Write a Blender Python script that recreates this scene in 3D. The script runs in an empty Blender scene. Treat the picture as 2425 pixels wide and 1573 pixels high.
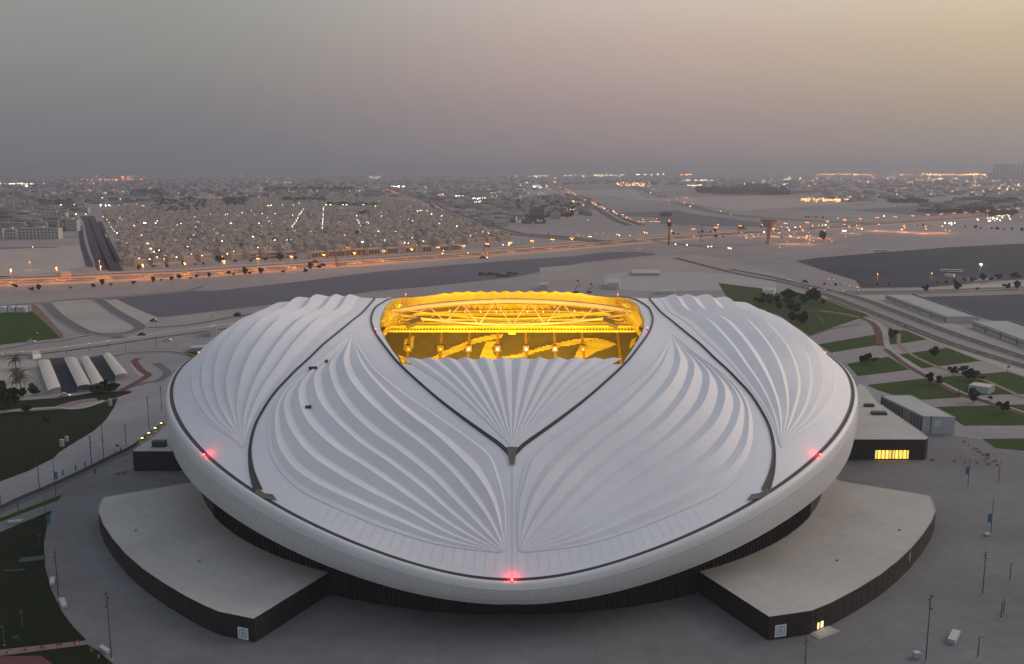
import bpy, bmesh, math, random
import numpy as np
from mathutils import Vector, Matrix
from mathutils.geometry import tessellate_polygon
random.seed(7)
R = math.radians
SC = bpy.context.scene
COL = SC.collection

# ---------------------------------------------------------------- camera
CAM_H, FPX, PX_W, PX_H = 120.0, 2250.0, 2425.0, 1573.0
PITCH = math.atan((786.5 - 400.0) / FPX)
cam_d = bpy.data.cameras.new('camera')
cam_d.sensor_fit = 'HORIZONTAL'; cam_d.sensor_width = 36.0
cam_d.lens = 36.0 * FPX / PX_W
cam_d.clip_start = 1.0; cam_d.clip_end = 90000.0
cam = bpy.data.objects.new('camera', cam_d); COL.objects.link(cam)
cam.location = (0, 0, CAM_H)
cam.rotation_euler = (math.pi / 2 - PITCH, 0, 0)
SC.camera = cam

# ---------------------------------------------------------------- sky, sun, exposure
SUN_AZ, SUN_EL = R(66), R(27)            # azimuth clockwise from +Y, towards the yellow glow
world = bpy.data.worlds.new('World'); SC.world = world
world.use_nodes = True
nt = world.node_tree; nt.nodes.clear()
def wn(t, **k):
    n = nt.nodes.new(t)
    for a, b in k.items(): setattr(n, a, b)
    return n
def wl(a, b): nt.links.new(a, b)
out = wn('ShaderNodeOutputWorld')
sky = wn('ShaderNodeTexSky', sky_type='NISHITA')
sky.sun_disc = False; sky.sun_elevation = R(3.0); sky.sun_rotation = SUN_AZ
sky.air_density = 1.5; sky.dust_density = 6.0; sky.ozone_density = 1.0; sky.altitude = 100
bg_sky = wn('ShaderNodeBackground'); bg_sky.inputs['Strength'].default_value = 0.05
wl(sky.outputs['Color'], bg_sky.inputs['Color'])
tc = wn('ShaderNodeTexCoord'); sep = wn('ShaderNodeSeparateXYZ'); wl(tc.outputs['Generated'], sep.inputs[0])
def ramp(stops, src):
    n = wn('ShaderNodeValToRGB'); n.color_ramp.interpolation = 'LINEAR'
    e = n.color_ramp.elements
    while len(e) < len(stops): e.new(0.5)
    for el, (p, c) in zip(e, stops): el.position = p; el.color = (*c, 1)
    wl(src, n.inputs['Fac']); return n
# the dust veil of the evening: dull mauve at the horizon, paler above, yellow towards the set sun
COOL = [(0.0, (.158, .172, .206)), (.02, (.176, .183, .206)), (.064, (.210, .212, .222)), (.122, (.244, .256, .258)), (.17, (.266, .286, .284)), (.35, (.34, .36, .39)), (1.0, (.30, .34, .43))]
MID = [(0.0, (.250, .216, .234)), (.02, (.300, .248, .256)), (.064, (.366, .288, .292)), (.122, (.480, .370, .352)), (.17, (.566, .466, .434)), (.35, (.50, .47, .48)), (1.0, (.30, .34, .43))]
WARM = [(0.0, (.285, .266, .250)), (.02, (.33, .300, .256)), (.064, (.395, .345, .262)), (.122, (.515, .446, .300)), (.17, (.68, .58, .405)), (.35, (.62, .57, .48)), (1.0, (.30, .34, .43))]
rc, rm, rw = (ramp(s, sep.outputs['Z']) for s in (COOL, MID, WARM))
az = wn('ShaderNodeVectorMath', operation='DOT_PRODUCT')
hor = wn('ShaderNodeVectorMath', operation='MULTIPLY'); hor.inputs[1].default_value = (1, 1, 0)
nrm = wn('ShaderNodeVectorMath', operation='NORMALIZE')
wl(tc.outputs['Generated'], hor.inputs[0]); wl(hor.outputs[0], nrm.inputs[0]); wl(nrm.outputs[0], az.inputs[0])
az.inputs[1].default_value = (math.sin(SUN_AZ), math.cos(SUN_AZ), 0)
def mrange(a, b, src):
    n = wn('ShaderNodeMapRange', interpolation_type='SMOOTHSTEP'); n.inputs['From Min'].default_value = a; n.inputs['From Max'].default_value = b
    wl(src, n.inputs['Value']); return n
m1 = mrange(.02, .60, az.outputs['Value']); m2 = mrange(.45, .98, az.outputs['Value'])
mx1 = wn('ShaderNodeMix', data_type='RGBA'); mx2 = wn('ShaderNodeMix', data_type='RGBA')
wl(m1.outputs[0], mx1.inputs[0]); wl(rc.outputs[0], mx1.inputs[6]); wl(rm.outputs[0], mx1.inputs[7])
wl(m2.outputs[0], mx2.inputs[0]); wl(mx1.outputs[2], mx2.inputs[6]); wl(rw.outputs[0], mx2.inputs[7])
bg_veil = wn('ShaderNodeBackground'); bg_veil.inputs['Strength'].default_value = 1.0
wl(mx2.outputs[2], bg_veil.inputs['Color'])
add = wn('ShaderNodeAddShader'); wl(bg_sky.outputs[0], add.inputs[0]); wl(bg_veil.outputs[0], add.inputs[1])
wl(add.outputs[0], out.inputs['Surface'])
sun_d = bpy.data.lights.new('sun', 'SUN'); sun_d.energy = 1.4; sun_d.angle = R(40); sun_d.color = (1.0, .82, .70)
sun = bpy.data.objects.new('sun', sun_d); COL.objects.link(sun)
sdir = Vector((math.sin(SUN_AZ) * math.cos(SUN_EL), math.cos(SUN_AZ) * math.cos(SUN_EL), math.sin(SUN_EL)))
sun.rotation_euler = sdir.to_track_quat('Z', 'Y').to_euler()
SC.view_settings.view_transform = 'Standard'; SC.view_settings.look = 'None'
SC.view_settings.exposure = 0.0; SC.view_settings.gamma = 1.0; SC.view_settings.use_curve_mapping = False
SC.render.engine = 'CYCLES'
SC.cycles.max_bounces = 4; SC.cycles.diffuse_bounces = 3; SC.cycles.glossy_bounces = 2; SC.cycles.transmission_bounces = 2
SC.cycles.volume_bounces = 0; SC.cycles.sample_clamp_indirect = 4.0
SC.cycles.use_denoising = True

# ---------------------------------------------------------------- helpers
HAZE = 1.35e-4            # haze density per metre
DS = 2425.0 / 2380.0      # survey marks were read off a 2380 px wide view
def ray(px, py):
    u = (px - PX_W / 2) / FPX; v = (py - PX_H / 2) / FPX
    return np.array([u, math.cos(PITCH) - v * math.sin(PITCH), -math.sin(PITCH) - v * math.cos(PITCH)])
def G(px, py, z=0.0):
    d = ray(px, py); t = (z - CAM_H) / d[2]
    return (d[0] * t, d[1] * t)
def g(dx, dy, z=0.0): return G(dx * DS, dy * DS, z)
def gl(pts, z=0.0): return [g(x, y, z) for x, y in pts]
def crop(x0, y0, s, pts, z=0.0): return [G(x0 + x * s, y0 + y * s, z) for x, y in pts]

MATS = {}
def mat(name, col, rough=.8, metal=0.0, noise=None, bump=None, emit=None, spec=None):
    """noise=(scale, amount[, detail]) varies the colour; bump=(scale, distance)"""
    if name in MATS: return MATS[name]
    m = bpy.data.materials.new(name); m.use_nodes = True
    t = m.node_tree; b = t.nodes['Principled BSDF']
    b.inputs['Base Color'].default_value = (*col, 1); b.inputs['Roughness'].default_value = rough; b.inputs['Metallic'].default_value = metal
    if spec is None and rough >= .78: spec = .12
    if spec is not None: b.inputs['Specular IOR Level'].default_value = spec
    if emit:
        b.inputs['Emission Color'].default_value = (*emit[0], 1); b.inputs['Emission Strength'].default_value = emit[1]
        if len(emit) < 3: m.cycles.emission_sampling = 'NONE'
    if noise or bump:
        geo = t.nodes.new('ShaderNodeNewGeometry')
    if noise:
        n = t.nodes.new('ShaderNodeTexNoise'); n.inputs['Scale'].default_value = noise[0]; n.inputs['Detail'].default_value = 6
        n.inputs['Roughness'].default_value = .6
        t.links.new(geo.outputs['Position'], n.inputs['Vector'])
        n2 = t.nodes.new('ShaderNodeTexNoise'); n2.inputs['Scale'].default_value = noise[0] * 9.7; n2.inputs['Detail'].default_value = 4
        t.links.new(geo.outputs['Position'], n2.inputs['Vector'])
        ad = t.nodes.new('ShaderNodeMath'); ad.operation = 'MULTIPLY_ADD'; ad.inputs[1].default_value = .45
        t.links.new(n2.outputs['Fac'], ad.inputs[0]); t.links.new(n.outputs['Fac'], ad.inputs[2])
        mr = t.nodes.new('ShaderNodeMapRange'); mr.inputs['From Min'].default_value = .42; mr.inputs['From Max'].default_value = 1.02
        mr.inputs['To Min'].default_value = 1 - noise[1]; mr.inputs['To Max'].default_value = 1 + noise[1]
        t.links.new(ad.outputs[0], mr.inputs['Value'])
        vm = t.nodes.new('ShaderNodeVectorMath'); vm.operation = 'SCALE'; vm.inputs[0].default_value = col
        t.links.new(mr.outputs[0], vm.inputs['Scale']); t.links.new(vm.outputs[0], b.inputs['Base Color'])
    if bump:
        n = t.nodes.new('ShaderNodeTexNoise'); n.inputs['Scale'].default_value = bump[0]; n.inputs['Detail'].default_value = 5
        t.links.new(geo.outputs['Position'], n.inputs['Vector'])
        bp = t.nodes.new('ShaderNodeBump'); bp.inputs['Distance'].default_value = bump[1]; bp.inputs['Strength'].default_value = .6
        t.links.new(n.outputs['Fac'], bp.inputs['Height']); t.links.new(bp.outputs[0], b.inputs['Normal'])
    MATS[name] = m; return m

class MB:
    """collects vertices and faces for ONE mesh object"""
    def __init__(s): s.v = []; s.f = []; s.mi = []; s.cur = 0
    def face(s, pts):
        i = len(s.v); s.v += [tuple(p) for p in pts]; s.f.append(tuple(range(i, i + len(pts)))); s.mi.append(s.cur)
    def box(s, x0, x1, y0, y1, z0, z1, M=None):
        c = [(x, y, z) for z in (z0, z1) for y in (y0, y1) for x in (x0, x1)]
        if M is not None: c = [tuple(M @ Vector(p)) for p in c]
        i = len(s.v); s.v += c
        for q in ((0, 2, 3, 1), (4, 5, 7, 6), (0, 1, 5, 4), (2, 6, 7, 3), (0, 4, 6, 2), (1, 3, 7, 5)):
            s.f.append(tuple(i + k for k in q)); s.mi.append(s.cur)
    def tube(s, pts, rad, n=6, cap=True):
        pts = [Vector(p) for p in pts]; rs = rad if hasattr(rad, '__len__') else [rad] * len(pts)
        i = len(s.v)
        for k, p in enumerate(pts):
            d = (pts[min(k + 1, len(pts) - 1)] - pts[max(k - 1, 0)]).normalized()
            a = d.cross(Vector((0, 0, 1)))
            if a.length < 1e-3: a = Vector((1, 0, 0))
            a.normalize(); b = d.cross(a)
            for j in range(n):
                an = 2 * math.pi * j / n
                s.v.append(tuple(p + (a * math.cos(an) + b * math.sin(an)) * rs[k]))
        for k in range(len(pts) - 1):
            for j in range(n):
                s.f.append((i + k * n + j, i + k * n + (j + 1) % n, i + (k + 1) * n + (j + 1) % n, i + (k + 1) * n + j)); s.mi.append(s.cur)
        if cap:
            s.f.append(tuple(i + j for j in range(n))); s.f.append(tuple(i + (len(pts) - 1) * n + j for j in reversed(range(n)))); s.mi += [s.cur] * 2
    def grid(s, rows, close=False):
        i = len(s.v); m = len(rows[0])
        for r in rows: s.v += [tuple(p) for p in r]
        for a in range(len(rows) - 1):
            for b in range(m - (0 if close else 1)):
                b2 = (b + 1) % m
                s.f.append((i + a * m + b, i + a * m + b2, i + (a + 1) * m + b2, i + (a + 1) * m + b)); s.mi.append(s.cur)
    def prism(s, poly, z0, z1, top=True, bottom=False, sides=True):
        n = len(poly); i = len(s.v)
        s.v += [(x, y, z0) for x, y in poly] + [(x, y, z1) for x, y in poly]
        if sides:
            for k in range(n):
                s.f.append((i + k, i + (k + 1) % n, i + n + (k + 1) % n, i + n + k)); s.mi.append(s.cur)
        if top: s.flat(poly, z1)
        if bottom: s.flat(poly, z0)
    def flat(s, poly, z):
        i = len(s.v); s.v += [(x, y, z) for x, y in poly]
        for t in tessellate_polygon([[Vector((x, y, 0)) for x, y in poly]]):
            a, b, c = (poly[k] for k in t)
            if (b[0] - a[0]) * (c[1] - a[1]) - (b[1] - a[1]) * (c[0] - a[0]) < 0: t = (t[0], t[2], t[1])
            s.f.append(tuple(i + k for k in t)); s.mi.append(s.cur)
    def mesh(s, name, mats, smooth=False):
        me = bpy.data.meshes.new(name); me.from_pydata(s.v, [], s.f)
        if not isinstance(mats, (list, tuple)): mats = [mats]
        for m in mats: me.materials.append(m)
        if len(mats) > 1: me.polygons.foreach_set('material_index', s.mi)
        if smooth: me.polygons.foreach_set('use_smooth', [True] * len(me.polygons))
        me.update(); return me
    def build(s, name, mats, parent=None, smooth=False, loc=None):
        return link(name, s.mesh(name, mats, smooth), parent, loc)
def link(name, me, parent=None, loc=None, rz=0.0):
    o = bpy.data.objects.new(name, me); COL.objects.link(o)
    if parent is not None: o.parent = parent
    if loc is not None: o.location = loc
    if rz: o.rotation_euler = (0, 0, rz)
    return o
def empty(name, loc=(0, 0, 0), rz=0.0):
    o = bpy.data.objects.new(name, None); o.empty_display_size = 1; COL.objects.link(o); o.location = loc; o.rotation_euler = (0, 0, rz); return o
def tag(o, label, cat, group=None):
    o['label'] = label; o['category'] = cat
    if group: o['group'] = group
    return o
def struct(o): o['kind'] = 'structure'; return o
def stuff(o): o['kind'] = 'stuff'; return o
KIDS = {}
def copy_tree(o, loc, rz=0.0, label=None, group=None, scale=None):
    r = o.copy(); COL.objects.link(r); r.location = loc; r.rotation_euler = (0, 0, rz)
    if scale: r.scale = scale
    if label: r['label'] = label
    if group: r['group'] = group
    for ch in o.children:
        c = ch.copy(); COL.objects.link(c); c.parent = r
        for gch in ch.children:
            d = gch.copy(); COL.objects.link(d); d.parent = c
    return r
def point_light(name, loc, energy, col, radius=.3, parent=None):
    d = bpy.data.lights.new(name, 'POINT'); d.energy = energy; d.color = col; d.shadow_soft_size = radius
    o = bpy.data.objects.new(name, d); COL.objects.link(o); o.location = loc
    if parent is not None: o.parent = parent
    return o
def resample(pts, n):
    P = np.array(pts, float); d = np.r_[0, np.cumsum(np.sqrt((np.diff(P, axis=0) ** 2).sum(1)))]
    t = np.linspace(0, d[-1], n)
    return np.stack([np.interp(t, d, P[:, k]) for k in range(P.shape[1])], 1)
def spline(pts, n):
    """Catmull-Rom through pts, resampled evenly"""
    P = np.array(pts, float); Q = np.vstack([2 * P[0] - P[1], P, 2 * P[-1] - P[-2]]); o = []
    for k in range(1, len(Q) - 2):
        for u in np.linspace(0, 1, 14, endpoint=False):
            a, b, c, d = Q[k - 1:k + 3]
            o.append(.5 * (2 * b + (c - a) * u + (2 * a - 5 * b + 4 * c - d) * u * u + (3 * b - a - 3 * c + d) * u ** 3))
    o.append(P[-1]); return resample(o, n)
# ---------------------------------------------------------------- stadium
YC, RA, RB = 383.0, 129.4, 150.5                # centre and half axes of the rim, metres
def zrim(phi):                                  # phi: 0 at the bow facing us, 90 deg on the flanks
    q = np.sin(np.abs(phi)); return 14.6 + 29.6 * (np.sqrt(q * q + .03) - .1732) / .8417
def rim_pt(th, off=0.0):                        # th: 0 at +x, -90 deg at the bow; off: metres outwards
    x, y = RA * math.cos(th), RB * math.sin(th)
    nx, ny = math.cos(th) / RA, math.sin(th) / RB; L = math.hypot(nx, ny)
    return np.array([x + nx / L * off, y + ny / L * off, float(zrim(math.pi / 2 - abs(math.asin(math.sin(th)))))])
_ctl = []
for k in range(72):
    _ctl.append(rim_pt(2 * math.pi * k / 72))
for sx in (-1, 1):
    for sy in (-1, 1):
        if sy < 0: _ctl += [(sx * 35, sy * 77, 57.2), (sx * 18, sy * 76, 58.2)]
        _ctl += [ (sx * 90, sy * 50, 60.5), (sx * 112, sy * 36, 55.5), (sx * 63, sy * 50, 61.3), (sx * 60, sy * 88, 50),
                 (sx * 20, sy * 120, 35.2), (sx * 45, sy * 76, 57.6), (sx * 95, sy * 76, 49)]
    _ctl += [(sx * 55, 0, 61.5), (sx * 63, 0, 62.2), (sx * 90, 0, 62.5), (sx * 112, 0, 57.5), (sx * 20, 0, 60), (sx*20,40,60),(sx*20,-40,60)]
_ctl += [(0, -76, 58.4), (0, 76, 61.0), (18, 76, 60.6), (-18, 76, 60.6), (-35, 77, 59.4), (35, 77, 59.4), (0, -121, 36), (0, 121, 36), (0, -99, 48.6), (0, 99, 48.6)]
_ctl = np.array(_ctl, float)
def _tps_k(r2): return np.where(r2 > 1e-9, .5 * r2 * np.log(np.maximum(r2, 1e-9)), 0)
def tps_fit(C):
    n = len(C); D = ((C[:, None, :2] - C[None, :, :2]) ** 2).sum(2)
    A = np.zeros((n + 3, n + 3)); A[:n, :n] = _tps_k(D) + np.eye(n) * 60.0
    A[:n, n] = 1; A[:n, n + 1:] = C[:, :2]; A[n, :n] = 1; A[n + 1:, :n] = C[:, :2].T
    return np.linalg.solve(A, np.r_[C[:, 2], 0, 0, 0])
_w = tps_fit(_ctl)
def zs(x, y):
    x = np.asarray(x, float); y = np.asarray(y, float); sh = x.shape; x = x.ravel(); y = y.ravel()
    D = (x[:, None] - _ctl[None, :, 0]) ** 2 + (y[:, None] - _ctl[None, :, 1]) ** 2
    return (_tps_k(D) @ _w[:-3] + _w[-3] + _w[-2] * x + _w[-1] * y).reshape(sh)
def nrm_s(x, y, h=.5):
    gx = (zs(x + h, y) - zs(x - h, y)) / (2 * h); gy = (zs(x, y + h) - zs(x, y - h)) / (2 * h)
    n = np.stack([-gx, -gy, np.ones_like(gx)], -1); return n / np.linalg.norm(n, axis=-1, keepdims=True)
def on_roof(px, py):
    """first point of the roof surface on a sight line; plan coordinates about the stadium centre"""
    d = ray(px, py); D = np.arange(215, 560, .5); t = D / d[1]
    x = d[0] * t; z = CAM_H + d[2] * t; y = D - YC
    s = z - zs(x, y)
    k = np.where(s < 0)[0]
    if len(k) == 0: k = [int(np.argmin(s))]
    k = k[0]
    if k > 0 and s[k] < 0: f = s[k - 1] / (s[k - 1] - s[k])
    else: f = 0; k = max(k, 1)
    return (x[k - 1] + (x[k] - x[k - 1]) * f, y[k - 1] + (y[k] - y[k - 1]) * f)
def roofc(x0, y0, s, pts): return [on_roof(x0 + x * s, y0 + y * s) for x, y in pts]
# outlines of the roof in plan, surveyed on the half that faces us and mirrored
SIDE = roofc(380, 680, .3368, [(690,1440),(660,1360),(635,1260),(630,1130),(660,990),(720,870),(800,750),(930,610),(1100,450),(1300,280)])
SIDE = SIDE + [(-61, 0)]
SIDE_L = [tuple(p) for p in spline(SIDE + [(x, -y) for x, y in SIDE[-2::-1]], 140)]
HEART = roofc(860, 660, .2941, [(1185,1425),(1165,1405),(1100,1340),(960,1240),(780,1110),(600,970),(450,840),(320,720),(220,610),(130,490),(80,400),(65,320),(90,250),(150,200)])
HEART_L = [tuple(p) for p in spline([(-.4, HEART[0][1])] + HEART[1:] + [(-53, 58), (-44, 76), (-30, 94), (-16, 107), (-5, 115), (-.4, 121)], 140)]
OPEN = roofc(860, 660, .2941, [(140,320),(140,400),(175,480),(230,570),(290,650),(335,692)])
OPEN_L = spline([(0, -76)] + [(-18, -76.5)] + OPEN[::-1] + [(-54, 20), (-53, 42), (-50.5, 60), (-46, 71), (-36, 76.5), (-18, 77.5), (0, 78)], 120)
OPEN_ALL = np.vstack([OPEN_L, OPEN_L[-2:0:-1] * [-1, 1]])
_oa = np.arctan2(OPEN_ALL[:, 1], OPEN_ALL[:, 0]); _or = np.hypot(OPEN_ALL[:, 0], OPEN_ALL[:, 1]); _k = np.argsort(_oa); _oa, _or = _oa[_k], _or[_k]
def open_r(a): return np.interp(a, _oa, _or, period=2 * math.pi)

M_PTFE = mat('white_roof_fabric', (.74, .745, .785), .55, noise=(.035, .06), bump=(.6, .02))
M_PLEAT = mat('pleated_roof_fabric', (.735, .735, .77), .5, noise=(.06, .07), bump=(.5, .03))
M_GUT = mat('dark_gutter', (.052, .048, .046), .6, noise=(.4, .3))
M_GUT2 = mat('gutter_concrete', (.16, .145, .13), .8, noise=(.4, .35))
M_SKIRT = mat('white_metal_cladding', (.68, .69, .705), .42, noise=(.06, .06))
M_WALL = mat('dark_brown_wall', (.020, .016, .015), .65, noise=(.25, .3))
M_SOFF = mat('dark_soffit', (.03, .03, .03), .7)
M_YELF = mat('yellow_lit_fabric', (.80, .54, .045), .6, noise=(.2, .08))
M_STEEL = mat('cream_steel', (.95, .64, .48), .5)
M_STEELY = mat('yellow_steel', (.72, .46, .06), .5)

stadium = tag(empty('stadium', (0, YC, 0)), 'huge white shell shaped stadium with pleated fabric roof and an oval opening glowing yellow', 'stadium')
# ---- smooth roof skin, one mesh per panel
NA, NR = 400, 46
ang = np.linspace(-math.pi, math.pi, NA, endpoint=False)
ri = open_r(ang)
ro = 1 / np.sqrt((np.cos(ang) / RA) ** 2 + (np.sin(ang) / RB) ** 2)
rad = ri[None] + (ro - ri)[None] * np.linspace(0, 1, NR)[:, None]
GX, GY = rad * np.cos(ang), rad * np.sin(ang); GZ = zs(GX, GY)
GZ[-1] = [float(zrim(math.pi / 2 - abs(math.asin(max(-1, min(1, y / RB)))))) for y in GY[-1]]
def inside(poly, x, y):
    c = np.zeros(np.shape(x), bool); n = len(poly)
    for i in range(n):
        x1, y1 = poly[i]; x2, y2 = poly[(i + 1) % n]
        if y1 == y2: continue
        m = ((y1 > y) != (y2 > y)) & (x < (x2 - x1) * (y - y1) / (y2 - y1) + x1); c ^= m
    return c
cx = (GX[:-1] + GX[1:] + np.roll(GX, -1, 1)[:-1] + np.roll(GX, -1, 1)[1:]) / 4
cy = (GY[:-1] + GY[1:] + np.roll(GY, -1, 1)[:-1] + np.roll(GY, -1, 1)[1:]) / 4
heart_poly = HEART_L + [(-x, y) for x, y in HEART_L[::-1]]
lobe_poly = [(SIDE_L[0][0] - 5, SIDE_L[0][1] - 14)] + SIDE_L + [(SIDE_L[-1][0] - 5, SIDE_L[-1][1] + 14), (-200, 160), (-200, -160)]
inh = inside(heart_poly, cx, cy); inl = inside(lobe_poly, -np.abs(cx), cy)
kind = np.where(inl, np.where(cx < 0, 0, 1), np.where(inh, np.where(cy < 0, 2, 3), np.where(cy < 0, np.where(cx < 0, 4, 5), np.where(cx < 0, 6, 7))))
PANEL = []
PL_LABEL = ['left side lobe of the roof', 'right side lobe of the roof', 'fan shaped roof panel in front of the opening', 'far roof panel behind the opening',
            'front left petal of the roof', 'front right petal of the roof', 'rear left petal of the roof', 'rear right petal of the roof']
flatv = np.stack([GX, GY, GZ], -1).reshape(-1, 3)
for k in range(8):
    ii, jj = np.where(kind == k)
    f = np.stack([ii * NA + jj, (ii + 1) * NA + jj, (ii + 1) * NA + (jj + 1) % NA, ii * NA + (jj + 1) % NA], 1)
    u, inv = np.unique(f, return_inverse=True); f = inv.reshape(f.shape)
    me = bpy.data.meshes.new('roof_panel'); me.from_pydata(flatv[u].tolist(), [], f.tolist()); me.materials.append(M_PTFE)
    me.polygons.foreach_set('use_smooth', [True] * len(me.polygons)); me.update()
    if me.polygons[0].normal.z < 0: me.flip_normals()
    o = link('roof_panel', me, stadium); o['label'] = PL_LABEL[k]; PANEL.append(o)

# ---- pleats: a ridge line, a narrow facet, a valley line, a wide facet
def pleat_family(lines, parent, n=60, wfrac=.41, amp=.22, amax=2.4, mirror=False, lift=.12, lead=1, mate=M_PLEAT):
    """lines: plan polylines of the ridges, in order; builds one mesh per pleat between neighbours"""
    L = [spline(l, n) for l in lines]
    sp = [np.hypot(*(L[i + 1] - L[i]).T) for i in range(len(L) - 1)]
    wid = [np.minimum(sp[max(i - 1, 0)], sp[min(i, len(sp) - 1)]) for i in range(len(L))]
    K = 4
    for i in range(len(L) - 1):
        A, B = L[i], L[i + 1]; rows = []
        taper_a = .0 if i == 0 else 1.0; taper_b = .0 if i == len(L) - 2 else 1.0
        am_a = np.minimum(wid[i] * amp, amax) * taper_a; am_b = np.minimum(wid[i + 1] * amp, amax) * taper_b
        us = list(np.linspace(0, wfrac, K)) + list(np.linspace(wfrac, 1, K + 2)[1:])
        for u in us:
            p = A + (B - A) * u
            if u <= wfrac: f = u / wfrac; h = am_a * (1 - f) + .0 * am_a * 4 * f * (1 - f)
            else: f = (u - wfrac) / (1 - wfrac); h = am_b * f + .02 * am_b * 4 * f * (1 - f)
            z = zs(p[:, 0], p[:, 1]); nn = nrm_s(p[:, 0], p[:, 1])
            q = np.stack([p[:, 0], p[:, 1], z], 1) + nn * (h + lift)[:, None]
            if mirror: q = q * [-1, 1, 1]
            rows.append(q)
        m = MB()
        m.grid(rows[:K]); m.grid(rows[K - 1:])
        me = m.mesh('roof_pleat', mate, True)
        if me.polygons[len(me.polygons) // 2].normal.z < 0: me.flip_normals()
        link('roof_pleat', me, parent)
def rc2(pts): return roofc(560, 680, .4533, pts)
PA, PB = (1392, 1382), (611, 242)
PET = [
 [PB,(700,385),(830,500),(1000,625),(1200,755),(1330,860),(1380,960),(1412,1130),(1412,1290),(1404,1370)],
 [PB,(624,300),(700,410),(830,530),(1000,650),(1200,790),(1310,880),(1350,960),(1397,1130),(1403,1290),(1399,1378)],
 [PB,(614,290),(650,400),(740,520),(870,650),(1050,790),(1190,920),(1270,1010),(1340,1130),(1392,1310),(1397,1379)],
 [PB,(570,350),(565,410),(600,500),(690,610),(830,730),(1000,860),(1120,970),(1230,1100),(1320,1220),(1385,1345),(1394,1380)],
 [PB,(560,310),(492,405),(510,520),(580,640),(700,760),(870,880),(1020,1000),(1140,1120),(1250,1230),(1375,1355),(1391,1381)],
 [PB,(540,320),(470,390),(412,470),(430,590),(500,690),(640,820),(800,930),(960,1050),(1100,1170),(1240,1280),(1365,1363),(1388,1382)],
 [PB,(520,330),(420,415),(342,510),(332,600),(380,720),(500,840),(640,930),(820,1050),(980,1160),(1150,1270),(1350,1368),(1385,1383)],
 [PB,(510,332),(390,425),(300,515),(252,600),(260,680),(290,760),(380,880),(520,980),(700,1080),(900,1180),(1100,1290),(1340,1372),(1382,1384)],
 [PB,(500,334),(370,432),(270,525),(215,620),(205,720),(225,840),(300,950),(430,1040),(600,1120),(800,1210),(1050,1310),(1330,1377),(1379,1386)],
 [PB,(490,336),(350,438),(250,530),(185,640),(165,740),(168,840),(195,910),(260,1000),(380,1090),(600,1190),(800,1270),(1050,1345),(1320,1382),(1376,1388)]]
PET = [rc2(l) for l in PET[::-1]]
LOB = [
 [(590,1110),(625,1000),(700,850),(800,710),(900,585),(1060,420),(1180,310)],
 [(588,1112),(606,1000),(645,870),(740,690),(850,540),(1000,350),(1080,265)],
 [(586,1115),(584,1000),(603,860),(660,700),(760,520),(900,330),(980,250)],
 [(584,1118),(562,1010),(541,850),(570,680),(640,500),(760,330),(860,230)],
 [(582,1121),(550,1030),(505,880),(473,740),(480,620),(540,470),(650,320),(730,240)],
 [(580,1124),(540,1040),(450,900),(398,760),(390,600),(430,460),(530,330),(620,245)],
 [(578,1127),(530,1050),(400,920),(318,760),(302,620),(330,500),(400,400),(490,300)],
 [(576,1130),(520,1060),(350,930),(255,790),(222,660),(240,550),(310,440),(380,360)],
 [(574,1133),(510,1070),(310,940),(205,790),(182,690),(200,580),(260,480)]]
def lobe_line(l, xm):
    f = []
    for q in roofc(380, 680, .3368, l):
        if q[1] < -24 and (not f or q[1] > f[-1][1] + .5): f.append(q)
    return f + [(xm, 0)] + [(x, -y) for x, y in f[::-1]]
LOB = [lobe_line(l, xm) for l, xm in zip(LOB, (-64.5, -70.5, -77, -84.5, -93, -102.5, -110, -116.5, -120.5))]
for mir, a, b, c in ((False, 4, 0, 6), (True, 5, 1, 7)):
    pleat_family(PET, PANEL[a], mirror=mir)
    pleat_family([[(x, -y) for x, y in l] for l in PET], PANEL[c], n=40, mirror=mir)
    pleat_family(LOB, PANEL[b], n=70, wfrac=.37, amp=.215, mirror=mir)
# centre fans, wavy at the lip
yA = HEART_L[0][1] + 2.5
NF = 12
def fan(sy, parent):
    lips = [(-36.5 + 73 * k / NF) for k in range(NF + 1)]
    def lip(x): return -77.3 + .0022 * x * x
    N = 40
    for k in range(NF):
        rows = []
        for u in np.linspace(0, 1, 11):
            x1 = lips[k] + (lips[k + 1] - lips[k]) * u; t = np.linspace(0, 1, N) ** .9
            px = x1 * t * (1 - .10 * (1 - t)) + (0 if sy < 0 else 0); py = yA + (lip(x1) - yA) * t
            w = 73 / NF * t; h = np.minimum(w * .185, 1.1) * (1 - abs(2 * u - 1) ** 1.06) * max(0, 1 - (abs(x1) / 40) ** 3)
            y = py * (-1 if sy > 0 else 1)
            rows.append(np.stack([px, y, zs(px, y) + h + .10], 1))
        m = MB(); m.grid(rows); me = m.mesh('roof_pleat', M_PLEAT if sy < 0 else M_PLEAT, True)
        if me.polygons[len(me.polygons) // 2].normal.z < 0: me.flip_normals()
        link('roof_pleat', me, parent)
fan(-1, PANEL[2]); fan(1, PANEL[3])

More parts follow.
